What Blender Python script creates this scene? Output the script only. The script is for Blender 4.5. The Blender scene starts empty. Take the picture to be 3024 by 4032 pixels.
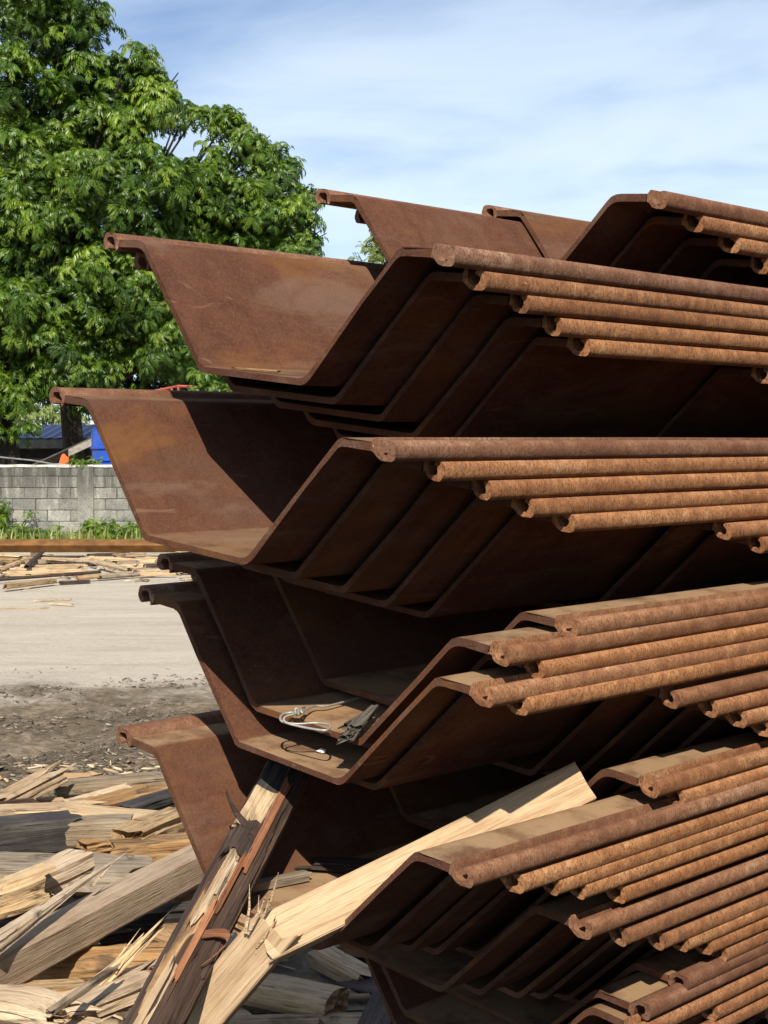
import bpy, math, random
import numpy as np
from mathutils import Vector, Matrix

# ------------------------------------------------------------------ camera, sky, sun, exposure
scene = bpy.context.scene
F, CX, CY = 6059.0, 1512.0, 2016.0            # focal length and centre in photo pixels (3024 x 4032)
HORIZON = 1777.0
EYE = 1.6
PITCH = math.atan((CY - HORIZON) / F)
cam_d = bpy.data.cameras.new('camera')
cam = bpy.data.objects.new('camera', cam_d)
scene.collection.objects.link(cam)
cam.location = (0, 0, EYE)
cam.rotation_euler = (math.pi / 2 - PITCH, 0, 0)
cam_d.sensor_fit = 'VERTICAL'
cam_d.sensor_height = 36.0
cam_d.lens = 36.0 * F / 4032.0
cam_d.clip_start = 0.05
cam_d.clip_end = 3000
cam_d.dof.use_dof = False
scene.camera = cam

SUN_DIR = Vector((0.0205, -0.7286, 0.684)).normalized()      # towards the sun
SUN_EL = math.asin(SUN_DIR.z)
sun_d = bpy.data.lights.new('sun', 'SUN')
sun_d.energy = 5.0
sun_d.angle = math.radians(0.53)
sun_d.color = (1.0, 0.93, 0.82)
sun = bpy.data.objects.new('sun', sun_d)
scene.collection.objects.link(sun)
sun.rotation_euler = SUN_DIR.to_track_quat('Z', 'Y').to_euler()
sun.location = (0, -30, 40)

world = bpy.data.worlds.new('World')
scene.world = world
world.use_nodes = True
wn, wl = world.node_tree.nodes, world.node_tree.links
wn.clear()
w_out = wn.new('ShaderNodeOutputWorld')
w_bg = wn.new('ShaderNodeBackground')
w_bg.inputs['Strength'].default_value = 0.05
w_sky = wn.new('ShaderNodeTexSky')
w_sky.sky_type = 'NISHITA'
w_sky.sun_disc = False
w_sky.sun_elevation = SUN_EL
w_sky.sun_rotation = math.pi
w_sky.air_density = 1.0
w_sky.dust_density = 0.0
w_sky.ozone_density = 4.0
# thin high cloud: noise on a flat layer overhead, seen in perspective
w_tc = wn.new('ShaderNodeTexCoord')
w_sep = wn.new('ShaderNodeSeparateXYZ')
wl.new(w_tc.outputs['Generated'], w_sep.inputs[0])
def wmath(op, a, b=None):
    n = wn.new('ShaderNodeMath'); n.operation = op
    for i, v in enumerate((a, b)):
        if v is None: continue
        if isinstance(v, (int, float)): n.inputs[i].default_value = v
        else: wl.new(v, n.inputs[i])
    return n.outputs[0]
zz = wmath('ADD', wmath('MAXIMUM', w_sep.outputs['Z'], 0.0), 0.30)
w_com = wn.new('ShaderNodeCombineXYZ')
wl.new(wmath('DIVIDE', w_sep.outputs['X'], zz), w_com.inputs[0])
wl.new(wmath('DIVIDE', w_sep.outputs['Y'], zz), w_com.inputs[1])
def wnoise(scale, detail, loc, rot, scl, dist=0.0):
    m = wn.new('ShaderNodeMapping')
    m.inputs['Location'].default_value = loc
    m.inputs['Rotation'].default_value = (0, 0, rot)
    m.inputs['Scale'].default_value = scl
    wl.new(w_com.outputs[0], m.inputs[0])
    n = wn.new('ShaderNodeTexNoise')
    n.inputs['Scale'].default_value = scale
    n.inputs['Detail'].default_value = detail
    n.inputs['Roughness'].default_value = 0.5
    n.inputs['Distortion'].default_value = dist
    wl.new(m.outputs[0], n.inputs[0])
    return n.outputs['Fac']
c1 = wnoise(0.9, 6, (1.1, 0.75, 0), 0.45, (1.0, 1.25, 1), 0.5)
c2 = wnoise(3.4, 7, (0.3, 4.1, 0), 0.7, (0.6, 1.3, 1), 0.9)
csum = wmath('ADD', wmath('MULTIPLY', c1, 0.72), wmath('MULTIPLY', c2, 0.28))
w_mr = wn.new('ShaderNodeMapRange')
w_mr.interpolation_type = 'SMOOTHSTEP'
w_mr.inputs['From Min'].default_value = 0.36
w_mr.inputs['From Max'].default_value = 0.58
w_mr.inputs['To Min'].default_value = 0.26
w_mr.inputs['To Max'].default_value = 1.0
wl.new(csum, w_mr.inputs['Value'])
w_mix = wn.new('ShaderNodeMix'); w_mix.data_type = 'RGBA'
# a thin veil looks denser towards the horizon, where the eye looks through more of it
veil = wmath('DIVIDE', 0.40, wmath('ADD', wmath('MAXIMUM', w_sep.outputs['Z'], 0.0), 0.45))
wl.new(wmath('MINIMUM', wmath('MULTIPLY', w_mr.outputs[0], veil), 1.0), w_mix.inputs['Factor'])
w_tint = wn.new('ShaderNodeMix'); w_tint.data_type = 'RGBA'; w_tint.blend_type = 'MULTIPLY'
w_tint.inputs['Factor'].default_value = 1.0
wl.new(w_sky.outputs[0], w_tint.inputs['A'])
w_tint.inputs['B'].default_value = (0.86, 1.24, 1.68, 1)
wl.new(w_tint.outputs['Result'], w_mix.inputs['A'])
w_mix.inputs['B'].default_value = (17.5, 19.6, 20.6, 1)
wl.new(w_mix.outputs['Result'], w_bg.inputs['Color'])
wl.new(w_bg.outputs[0], w_out.inputs[0])

vs = scene.view_settings
vs.view_transform = 'Standard'
vs.look = 'None'
vs.exposure = 0.36
vs.gamma = 1.0
vs.use_curve_mapping = False

# ------------------------------------------------------------------ helpers
C = scene.collection
rng = random.Random(7)
nrg = np.random.default_rng(11)

def ray(px, py):
    """photo pixel -> direction in the world"""
    x, y = (px - CX) / F, -(py - CY) / F
    s, c = math.sin(PITCH), math.cos(PITCH)
    return Vector((x, y * s + c, y * c - s))
EYEV = Vector((0, 0, EYE))
def on_z(px, py, z):
    q = ray(px, py); return EYEV + q * ((z - EYE) / q.z)
def at_y(px, py, Y):
    q = ray(px, py); return EYEV + q * (Y / q.y)

def tag(o, label=None, cat=None, group=None, kind=None):
    if label: o['label'] = label
    if cat: o['category'] = cat
    if group: o['group'] = group
    if kind: o['kind'] = kind
    return o
def empty(name, loc=(0, 0, 0), rz=0.0):
    o = bpy.data.objects.new(name, None); C.objects.link(o)
    o.empty_display_size = 0.1
    o.location = loc; o.rotation_euler = (0, 0, rz)
    return o
def mesh(name, verts, faces, sharp=35):
    me = bpy.data.meshes.new(name)
    me.from_pydata([tuple(v) for v in verts], [], [tuple(f) for f in faces])
    me.update()
    if sharp is not None and len(me.polygons):
        me.polygons.foreach_set('use_smooth', [True] * len(me.polygons))
        me.set_sharp_from_angle(angle=math.radians(sharp))
    return me
def obj(name, me, mat=None, parent=None):
    o = bpy.data.objects.new(name, me); C.objects.link(o)
    if mat and not me.materials: me.materials.append(mat)
    if parent: o.parent = parent
    return o
class MB:
    """collects simple solids in one mesh"""
    def __init__(s): s.v, s.f = [], []
    def add(s, verts, faces):
        b = len(s.v); s.v += [tuple(v) for v in verts]; s.f += [tuple(i + b for i in f) for f in faces]; return s
    def box(s, lo, hi, M=None):
        x0, y0, z0 = lo; x1, y1, z1 = hi
        v = [Vector(p) for p in ((x0,y0,z0),(x1,y0,z0),(x1,y1,z0),(x0,y1,z0),(x0,y0,z1),(x1,y0,z1),(x1,y1,z1),(x0,y1,z1))]
        if M is not None: v = [M @ p for p in v]
        return s.add(v, [(0,3,2,1),(4,5,6,7),(0,1,5,4),(1,2,6,5),(2,3,7,6),(3,0,4,7)])
    def tube(s, pts, rad, n=8, cap=True):
        pts = [Vector(p) for p in pts]
        if not hasattr(rad, '__len__'): rad = [rad] * len(pts)
        v, f = [], []
        up = Vector((0.13, 0.21, 0.97)).normalized()
        for i, p in enumerate(pts):
            t = (pts[min(i+1, len(pts)-1)] - pts[max(i-1, 0)]).normalized()
            a = t.cross(up)
            if a.length < 1e-3: a = t.cross(Vector((1, 0, 0)))
            a.normalize(); b = t.cross(a)
            for k in range(n):
                w = 2 * math.pi * k / n
                v.append(p + (a * math.cos(w) + b * math.sin(w)) * rad[i])
        for i in range(len(pts) - 1):
            for k in range(n):
                k2 = (k + 1) % n
                f.append((i*n+k, i*n+k2, (i+1)*n+k2, (i+1)*n+k))
        if cap:
            f.append(tuple(range(n))); f.append(tuple((len(pts)-1)*n + n-1-k for k in range(n)))
        return s.add(v, f)
    def build(s, name, mat, parent=None, sharp=35):
        return obj(name, mesh(name, s.v, s.f, sharp), mat, parent)

# --- materials
class NT:
    def __init__(s, name, rough=0.8, spec=0.3):
        s.m = bpy.data.materials.new(name); s.m.use_nodes = True
        s.t = s.m.node_tree; s.n = s.t.nodes; s.l = s.t.links
        s.b = s.n['Principled BSDF']
        s.b.inputs['Roughness'].default_value = rough
        s.b.inputs['Specular IOR Level'].default_value = spec
    def set(s, inp, v):
        if v is None: return
        if hasattr(v, 'node'): s.l.new(v, inp)
        elif isinstance(v, (tuple, list)) and len(v) == 3 and inp.type == 'RGBA': inp.default_value = (*v, 1)
        else: inp.default_value = v
    def math(s, op, a, b=None, clamp=False):
        n = s.n.new('ShaderNodeMath'); n.operation = op; n.use_clamp = clamp
        s.set(n.inputs[0], a)
        if b is not None: s.set(n.inputs[1], b)
        return n.outputs[0]
    def coords(s, scale=(1, 1, 1), rand=True, src='Object', rot=(0, 0, 0)):
        tc = s.n.new('ShaderNodeTexCoord'); v = tc.outputs[src]
        if rand:
            oi = s.n.new('ShaderNodeObjectInfo')
            cm = s.n.new('ShaderNodeCombineXYZ')
            for i, k in enumerate((37.3, 53.1, 71.7)): s.l.new(s.math('MULTIPLY', oi.outputs['Random'], k), cm.inputs[i])
            ad = s.n.new('ShaderNodeVectorMath'); ad.operation = 'ADD'
            s.l.new(v, ad.inputs[0]); s.l.new(cm.outputs[0], ad.inputs[1]); v = ad.outputs[0]
        mp = s.n.new('ShaderNodeMapping'); mp.inputs['Scale'].default_value = scale; mp.inputs['Rotation'].default_value = rot
        s.l.new(v, mp.inputs[0]); return mp.outputs[0]
    def noise(s, vec, scale=1.0, detail=4, rough=0.55, dist=0.0):
        n = s.n.new('ShaderNodeTexNoise'); s.l.new(vec, n.inputs['Vector'])
        n.inputs['Scale'].default_value = scale; n.inputs['Detail'].default_value = detail
        n.inputs['Roughness'].default_value = rough; n.inputs['Distortion'].default_value = dist
        return n.outputs['Fac']
    def voronoi(s, vec, scale=1.0):
        n = s.n.new('ShaderNodeTexVoronoi'); s.l.new(vec, n.inputs['Vector']); n.inputs['Scale'].default_value = scale
        return n
    def ramp(s, fac, stops, interp='LINEAR'):
        n = s.n.new('ShaderNodeValToRGB'); s.l.new(fac, n.inputs[0]); n.color_ramp.interpolation = interp
        el = n.color_ramp.elements
        while len(el) < len(stops): el.new(0.5)
        for e, (p, c) in zip(el, stops):
            e.position = p; e.color = (*c, 1) if len(c) == 3 else c
        return n.outputs[0]
    def range(s, v, a, b, c=0.0, d=1.0, smooth=True):
        n = s.n.new('ShaderNodeMapRange'); n.interpolation_type = 'SMOOTHSTEP' if smooth else 'LINEAR'
        s.l.new(v, n.inputs['Value'])
        for k, x in (('From Min', a), ('From Max', b), ('To Min', c), ('To Max', d)): n.inputs[k].default_value = x
        return n.outputs[0]
    def mix(s, fac, a, b, mode='MIX'):
        n = s.n.new('ShaderNodeMix'); n.data_type = 'RGBA'; n.blend_type = mode
        s.set(n.inputs['Factor'], fac); s.set(n.inputs['A'], a); s.set(n.inputs['B'], b)
        return n.outputs['Result']
    def attr(s, name):
        n = s.n.new('ShaderNodeAttribute'); n.attribute_type = 'OBJECT'; n.attribute_name = name
        return n.outputs['Fac']
    def random(s):
        return s.n.new('ShaderNodeObjectInfo').outputs['Random']
    def normal_z(s):
        g = s.n.new('ShaderNodeNewGeometry'); x = s.n.new('ShaderNodeSeparateXYZ'); s.l.new(g.outputs['Normal'], x.inputs[0])
        return x.outputs['Z']
    def bump(s, h, strength=0.4, dist=0.005):
        n = s.n.new('ShaderNodeBump'); n.inputs['Strength'].default_value = strength; n.inputs['Distance'].default_value = dist
        s.l.new(h, n.inputs['Height']); s.l.new(n.outputs[0], s.b.inputs['Normal'])
    def color(s, c): s.set(s.b.inputs['Base Color'], c); return s

def rust_plate():
    t = NT('rust_plate', 0.95, 0.06)
    v = t.coords()
    big = t.noise(v, 2.2, 6, 0.6, 0.4)
    med = t.noise(v, 26, 6, 0.65)
    fin = t.noise(v, 230, 3, 0.75)
    base = t.ramp(t.math('ADD', t.math('MULTIPLY', big, 0.55), t.math('MULTIPLY', med, 0.45)),
                  [(0.30, (0.080, 0.033, 0.022)), (0.45, (0.125, 0.054, 0.034)), (0.56, (0.155, 0.070, 0.040)), (0.70, (0.205, 0.100, 0.048))])
    col = t.mix(t.range(fin, 0.44, 0.70, 0.0, 0.55), base, (0.215, 0.112, 0.070), 'MIX')
    dark = t.range(t.noise(v, 110, 4, 0.75), 0.50, 0.70, 0.0, 0.38)
    col = t.mix(dark, col, (0.060, 0.025, 0.017))
    col = t.mix(t.range(t.noise(t.coords((1.2, 2.5, 2.5)), 1.5, 4, 0.6, 0.6), 0.50, 0.72, 0.0, 0.45), col, (0.135, 0.085, 0.070))
    orange = t.range(t.noise(t.coords((2.2, 5, 5)), 1.0, 6, 0.65, 0.6), 0.50, 0.70, 0.0, 0.75)
    runs = t.range(t.noise(t.coords((26, 2.2, 2.2)), 1.0, 4, 0.6, 0.3), 0.55, 0.72, 0.0, 0.35)
    col = t.mix(orange, col, (0.245, 0.112, 0.040))
    col = t.mix(runs, col, (0.085, 0.038, 0.024))
    # pale rubbed scars running across the plate
    sc = t.noise(t.coords((6, 26, 26), rot=(0.3, 0.2, 0.5)), 1.0, 3, 0.5, 1.2)
    col = t.mix(t.range(sc, 0.67, 0.74, 0.0, 0.38), col, (0.34, 0.21, 0.13))
    wv = t.voronoi(t.coords((1, 1.3, 1.3)), 6.0)
    spot = t.math('MULTIPLY', t.range(wv.outputs['Distance'], 0.022, 0.040, 1.0, 0.0), t.range(t.noise(v, 3.1, 2), 0.55, 0.60))
    col = t.mix(t.math('MULTIPLY', spot, 0.85), col, (0.62, 0.58, 0.52))
    col = t.mix(1.0, col, (0.76, 0.74, 0.72), 'MULTIPLY')
    col = t.mix(t.range(t.noise(t.coords((1.0, 3.0, 3.0)), 2.4, 7, 0.7, 0.8), 0.50, 0.68, 0.0, 0.38), col, (0.21, 0.135, 0.098))
    # dust settled on level steel, thickest on the piles lower in the stack
    dust = t.math('MULTIPLY', t.range(t.normal_z(), 0.90, 0.995), t.range(t.noise(v, 12, 6, 0.65), 0.30, 0.60, 0.15, 1.0))
    dust = t.math('MULTIPLY', dust, t.attr('dust'))
    col = t.mix(t.math('MULTIPLY', dust, 0.75), col, (0.40, 0.265, 0.145))
    t.color(col)
    t.bump(t.math('ADD', t.math('MULTIPLY', med, 0.6), t.math('ADD', fin, t.math('MULTIPLY', t.noise(v, 600, 2), 0.5))), 0.5, 0.003)
    return t.m
def rust_lock():
    t = NT('rust_interlock', 0.85, 0.14)
    v = t.coords()
    big = t.noise(t.coords((1.1, 9, 9)), 2.0, 5, 0.6, 0.3)
    med = t.noise(v, 34, 5, 0.65)
    comb = t.noise(t.coords((420, 170, 170)), 1.0, 3, 0.7, 0.5)       # roll marks across the bar
    fresh = t.ramp(t.math('ADD', t.math('MULTIPLY', big, 0.5), t.math('MULTIPLY', med, 0.5)),
                   [(0.30, (0.165, 0.064, 0.026)), (0.44, (0.32, 0.138, 0.056)), (0.56, (0.45, 0.212, 0.090)), (0.68, (0.60, 0.34, 0.175))])
    old = t.ramp(t.math('ADD', t.math('MULTIPLY', big, 0.55), t.math('MULTIPLY', med, 0.45)),
                 [(0.30, (0.080, 0.036, 0.024)), (0.45, (0.155, 0.074, 0.046)), (0.58, (0.25, 0.135, 0.084)), (0.70, (0.44, 0.30, 0.20))])
    col = t.mix(t.attr('weather'), fresh, old)
    col = t.mix(t.range(comb, 0.47, 0.61, 0.0, 0.72), col, (0.105, 0.044, 0.022))
    col = t.mix(t.range(t.noise(t.coords((70, 45, 45)), 1.0, 4, 0.7, 0.5), 0.50, 0.66, 0.0, 0.5), col, (0.16, 0.068, 0.034))
    col = t.mix(t.range(t.noise(v, 9, 5, 0.6), 0.60, 0.75, 0.0, 0.5), col, (0.20, 0.075, 0.04))
    chip = t.noise(t.coords((22, 60, 60)), 1.0, 4, 0.6, 1.0)
    col = t.mix(t.range(chip, 0.70, 0.75, 0.0, 0.75), col, (0.56, 0.33, 0.15))
    t.color(col)
    t.bump(t.math('ADD', t.math('MULTIPLY', comb, 0.8), t.math('ADD', t.math('MULTIPLY', med, 0.3), t.noise(v, 260, 3, 0.7))), 0.42, 0.003)
    return t.m
def wood(name, light, mid, dark, stain=0.3, stain_col=(0.05, 0.035, 0.025), grain=1.0, cracks=0.8):
    t = NT(name, 0.75, 0.25)
    v = t.coords()
    g1 = t.noise(t.coords((3.0, 62, 62)), 1.0, 4, 0.6, 0.35)
    g2 = t.noise(t.coords((9.0, 330, 330)), 1.0, 3, 0.6)
    patch = t.noise(v, 7, 5, 0.6, 0.5)
    col = t.ramp(t.math('ADD', t.math('MULTIPLY', g1, 0.6), t.math('MULTIPLY', patch, 0.4)), [(0.32, dark), (0.48, mid), (0.66, light)])
    col = t.mix(t.range(g2, 0.50, 0.68, 0.0, 0.5 * grain), col, dark)
    crack = t.noise(t.coords((5.0, 130, 130)), 1.0, 2, 0.5, 0.2)
    col = t.mix(t.range(crack, 0.66, 0.72, 0.0, cracks), col, tuple(x * 0.25 for x in dark))
    if stain:
        st = t.noise(t.coords((5, 13, 13)), 1.0, 6, 0.65, 0.8)
        col = t.mix(t.range(st, 0.62 - stain * 0.25, 0.70, 0.0, 0.85), col, stain_col)
    hv = t.n.new('ShaderNodeHueSaturation'); t.l.new(col, hv.inputs['Color'])
    t.l.new(t.range(t.random(), 0, 1, 0.85, 1.22, False), hv.inputs['Value'])
    t.l.new(t.range(t.math('FRACT', t.math('MULTIPLY', t.random(), 7.13)), 0, 1, 0.85, 1.08, False), hv.inputs['Saturation'])
    t.color(hv.outputs[0])
    t.bump(t.math('SUBTRACT', t.math('ADD', g1, t.math('MULTIPLY', g2, 0.8)), t.range(crack, 0.64, 0.72, 0.0, 1.8 * cracks)), 0.8, 0.006)
    return t.m
def plain(name, c, rough=0.7, var=0.25, scale=8.0, spec=0.3, metal=0.0, bump=0.2):
    t = NT(name, rough, spec)
    v = t.coords()
    n = t.noise(v, scale, 6, 0.6)
    t.color(t.mix(t.range(n, 0.3, 0.7), tuple(x * (1 - var) for x in c), tuple(min(1, x * (1 + var)) for x in c)))
    t.b.inputs['Metallic'].default_value = metal
    if bump: t.bump(t.noise(v, scale * 4, 5), bump, 0.01)
    return t.m
def leafmat(name, c1, c2, c3):
    t = NT(name, 0.42, 0.45)
    at = t.n.new('ShaderNodeAttribute'); at.attribute_type = 'GEOMETRY'; at.attribute_name = 'tone'
    v = t.coords(rand=False)
    f = t.math('ADD', t.math('MULTIPLY', at.outputs['Fac'], 0.7), t.math('MULTIPLY', t.noise(v, 0.8, 3), 0.3))
    col = t.ramp(f, [(0.15, c1), (0.5, c2), (0.85, c3)])
    t.color(col)
    tr = t.n.new('ShaderNodeBsdfTranslucent')
    t.l.new(t.mix(1.0, col, (1.25, 1.35, 0.55), 'MULTIPLY'), tr.inputs['Color'])
    mx = t.n.new('ShaderNodeMixShader'); mx.inputs[0].default_value = 0.28
    t.l.new(t.b.outputs[0], mx.inputs[1]); t.l.new(tr.outputs[0], mx.inputs[2])
    t.l.new(mx.outputs[0], t.n['Material Output'].inputs[0])
    return t.m

M = {}
M['plate'] = rust_plate()
M['lock'] = rust_lock()
M['fresh'] = wood('fresh_split_wood', (0.66, 0.51, 0.325), (0.53, 0.375, 0.215), (0.28, 0.175, 0.09), 0.15)
M['fresh_stained'] = wood('stained_split_wood', (0.56, 0.415, 0.25), (0.42, 0.285, 0.155), (0.20, 0.12, 0.06), 0.45)
M['board'] = wood('sawn_board', (0.53, 0.385, 0.235), (0.45, 0.31, 0.18), (0.30, 0.185, 0.095), 0.0, grain=1.5, cracks=0.18)
M['grey'] = wood('weathered_wood', (0.40, 0.325, 0.225), (0.30, 0.225, 0.145), (0.15, 0.105, 0.065), 0.45)
M['orange'] = wood('orange_heartwood', (0.46, 0.285, 0.125), (0.34, 0.19, 0.075), (0.17, 0.085, 0.035), 0.5)
M['char'] = wood('blackened_wood', (0.10, 0.085, 0.07), (0.045, 0.04, 0.036), (0.018, 0.016, 0.015), 0.0)
M['bark'] = wood('dark_bark', (0.11, 0.070, 0.048), (0.055, 0.034, 0.025), (0.02, 0.013, 0.010), 0.0)
M['flake'] = wood('grey_bark', (0.20, 0.165, 0.125), (0.11, 0.09, 0.07), (0.035, 0.028, 0.022), 0.0)
M['red'] = wood('red_underbark', (0.33, 0.145, 0.065), (0.22, 0.085, 0.038), (0.10, 0.04, 0.02), 0.3)
M['wire'] = plain('steel_wire', (0.42, 0.39, 0.35), 0.5, 0.25, 40, 0.5, 0.4)
M['concrete'] = None

# ------------------------------------------------------------------ ground
def ground_material():
    t = NT('yard_dirt', 0.95, 0.1)
    v = t.coords(rand=False)
    sp = t.n.new('ShaderNodeSeparateXYZ'); t.l.new(v, sp.inputs[0])
    wob = t.math('MULTIPLY', t.math('SUBTRACT', t.noise(v, 0.9, 8, 0.7), 0.5), 5.0)
    yy = t.math('ADD', sp.outputs['Y'], wob)
    n1 = t.noise(v, 1.6, 7, 0.62); n2 = t.noise(v, 14, 6, 0.7); n3 = t.noise(v, 70, 4, 0.7)
    streak = t.noise(t.coords((0.7, 2.2, 1), False), 1.0, 8, 0.7, 0.8)
    pale = t.ramp(t.math('ADD', t.math('MULTIPLY', streak, 0.6), t.math('MULTIPLY', n2, 0.4)),
                  [(0.34, (0.46, 0.39, 0.295)), (0.5, (0.56, 0.485, 0.38)), (0.64, (0.64, 0.57, 0.46))])
    tracks = t.noise(t.coords((0.22, 2.6, 1), False, rot=(0, 0, 0.12)), 1.0, 5, 0.6, 0.6)
    pale = t.mix(t.range(tracks, 0.48, 0.66, 0.0, 0.28), pale, (0.40, 0.335, 0.25))
    pale = t.mix(t.range(t.noise(v, 0.5, 6, 0.65, 0.5), 0.52, 0.68, 0.0, 0.35), pale, (0.42, 0.35, 0.26))
    mud = t.ramp(t.math('ADD', t.math('MULTIPLY', n1, 0.45), t.math('MULTIPLY', n2, 0.55)),
                 [(0.36, (0.085, 0.066, 0.044)), (0.5, (0.185, 0.143, 0.096)), (0.62, (0.36, 0.28, 0.19))])
    mud = t.mix(t.math('MAXIMUM', t.range(sp.outputs['Y'], 2.6, 4.4, 0.9, 0.0), t.range(sp.outputs['X'], 0.2, 1.2, 0.0, 0.9)), mud, (0.035, 0.03, 0.024))      # mud colour darkened round the stack to cut bounced light
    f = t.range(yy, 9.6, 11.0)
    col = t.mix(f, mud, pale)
    grass = t.math('MULTIPLY', t.range(yy, 23.5, 25.5), t.range(n2, 0.4, 0.6))
    col = t.mix(t.math('MULTIPLY', grass, 0.8), col, (0.10, 0.13, 0.04))
    col = t.mix(t.range(n3, 0.55, 0.75, 0.0, 0.35), col, (0.13, 0.11, 0.085))
    t.color(col)
    t.bump(t.math('ADD', t.math('MULTIPLY', n2, 1.5), n3), 0.7, 0.03)
    return t.m
def vnoise(x, y, seed=0):
    """smooth value noise on arrays"""
    xi, yi = np.floor(x).astype(int), np.floor(y).astype(int)
    fx, fy = x - xi, y - yi
    fx, fy = fx*fx*(3-2*fx), fy*fy*(3-2*fy)
    def h(i, j):
        n = (i * 374761393 + j * 668265263 + seed * 974711) & 0x7fffffff
        n = (n ^ (n >> 13)) * 1274126177 & 0x7fffffff
        return ((n ^ (n >> 16)) & 0xffff) / 65535.0
    return (h(xi,yi)*(1-fx)+h(xi+1,yi)*fx)*(1-fy) + (h(xi,yi+1)*(1-fx)+h(xi+1,yi+1)*fx)*fy
def ground_z(x, y):
    x = np.asarray(x, float); y = np.asarray(y, float)
    near = np.clip((11.0 - y) / 1.5, 0, 1) * np.clip((y - 1.0) / 1.0, 0, 1)
    z = (vnoise(x*0.5, y*0.5, 1) - 0.5) * 0.03
    z = z + near * ((vnoise(x*2.3, y*2.3, 2) - 0.5) * 0.07 + (vnoise(x*6.5, y*6.5, 3) - 0.5) * 0.045 + (vnoise(x*15, y*15, 4) - 0.5) * 0.02)
    return np.where(np.abs(x) + np.abs(y) > 90, 0.0, z)
def build_ground():
    xs = np.concatenate([[-900, -400, -150, -60, -30, -18, -12], np.arange(-9, 3.01, 0.075), [4.5, 6, 9, 13, 20, 35, 60, 150, 400, 900]])
    ys = np.concatenate([[-300, -60, -15, -5, -1, 1], np.arange(2.5, 12, 0.075), np.arange(12, 30, 0.4), [32, 36, 42, 55, 80, 140, 300, 700, 1500]])
    X, Y = np.meshgrid(xs, ys)
    Z = ground_z(X, Y)
    v = np.stack([X.ravel(), Y.ravel(), Z.ravel()], 1)
    nx, ny = len(xs), len(ys)
    f = [(j*nx+i, j*nx+i+1, (j+1)*nx+i+1, (j+1)*nx+i) for j in range(ny-1) for i in range(nx-1)]
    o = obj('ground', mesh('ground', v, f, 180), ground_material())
    tag(o, kind='structure')
build_ground()
def gz(x, y): return float(ground_z(np.array([x]), np.array([y]))[0])

# ------------------------------------------------------------------ the sheet piles
def camvec(px, py):
    return np.array(ray(px, py))
def unit(a): return a / np.linalg.norm(a)
U = unit(camvec(7382, 1723))                 # along the piles
V = camvec(-4830, 755); V = unit(V - U * (U @ V))   # across the piles, towards their far edge
Wd = np.cross(U, V)                          # up out of the trough
SC = 0.8 / 0.7
LOCK = [(.036, .0068), (.0345, .0088), (.0325, .0118), (.0300, .0124), (.0285, .0085), (.0278, .0020), (.0262, -.0040), (.0215, -.0076), (.0125, -.0074),
        (.0096, -.0030), (.0094, .0010), (.0118, .0034), (.0158, .0052), (.0164, .0088), (.0125, .0108), (.0062, .0106), (.0022, .0078),
        (.0004, .0030), (.0, -.0015), (.0004, -.0065), (.0022, -.0112), (.0055, -.0136), (.0115, -.0140), (.0185, -.0137), (.0250, -.0118), (.0290, -.0082), (.0318, -.0054), (.036, -.004)]
LOW = [(.036, -.004), (.078, -.004), (.0865, -.0047), (.0930, -.0075), (.0990, -.0125), (.1445, -.0640), (.2300, -.1610), (.2360, -.1676), (.2420, -.1725), (.2495, -.1750)]
UPP = [(.036, .0068), (.078, .0068), (.0880, .0060), (.0960, .0025), (.1030, -.0044), (.1501, -.0591), (.2345, -.1550), (.2395, -.1602), (.2455, -.1644), (.2540, -.1662)]
def mirror_edge(pts, dw):
    out = []
    for v, w in pts:
        k = max(0.0, 1 - max(0.0, v - .08) / .05)
        out.append((.7 - v, w + dw * k))
    return out[::-1]
PAN_LOW = LOW + mirror_edge(LOW, -.0028)
PAN_UPP = UPP + mirror_edge(UPP, -.0028)
LOCK_FAR = [(.7 - v, -w) for v, w in LOCK]
STATIONS = [0.0, 0.003, 0.03, 0.10, 0.2, 0.3, 0.42, 0.55, 0.7, 0.85, 1.0, 1.3, 1.7, 2.2, 3, 4, 6, 9, 12]
def sweep(name, outline, seams, flip, seed, length=12.0):
    """extrude a closed (v, w) outline along x; seams = outline edges that stay open (joint with the next part)"""
    r = random.Random(seed)
    pts = [((.7 - v) * SC if flip else v * SC, w * SC) for v, w in outline]
    n = len(pts)
    verts = []
    ph = [r.uniform(0, 6) for _ in range(4)]
    for i, x in enumerate(STATIONS):
        x = x * length / 12.0 if x > 3 else x
        for v, w in pts:
            e = 0.0
            if i == 0: e = 0.0016 * math.sin(v * 90 + ph[0]) + 0.0012 * math.sin(v * 230 + w * 300 + ph[1]) + r.uniform(-.0007, .0007)
            if i == 1: e = 0.0012 * math.sin(v * 90 + ph[0])
            b = 0.0004 * math.sin(x * 3.3 + v * 14 + ph[2]) + 0.0002 * math.sin(x * 9 + v * 31 + ph[3])
            verts.append((x + e, v, w + b))
    faces = []
    for i in range(len(STATIONS) - 1):
        for k in range(n):
            if k in seams: continue
            k2 = (k + 1) % n
            faces.append((i*n+k, (i+1)*n+k, (i+1)*n+k2, i*n+k2))
    faces.append(tuple(range(n)))
    L = (len(STATIONS) - 1) * n
    faces.append(tuple(L + n - 1 - k for k in range(n)))
    if flip: faces = [f[::-1] for f in faces]
    me = mesh(name, verts, faces, 40)
    return me
def pile_meshes(flip, seed, length):
    pan_outline = PAN_LOW + PAN_UPP[::-1]
    nl = len(PAN_LOW)
    pan = sweep('pan', pan_outline, {nl - 1, len(pan_outline) - 1}, flip, seed, length)
    near = sweep('interlock', LOCK, {len(LOCK) - 1}, flip, seed + 1, length)
    far = sweep('interlock', LOCK_FAR, {len(LOCK_FAR) - 1}, flip, seed + 2, length)
    pan.materials.append(M['plate']); near.materials.append(M['lock']); far.materials.append(M['lock'])
    return pan, near, far
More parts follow.
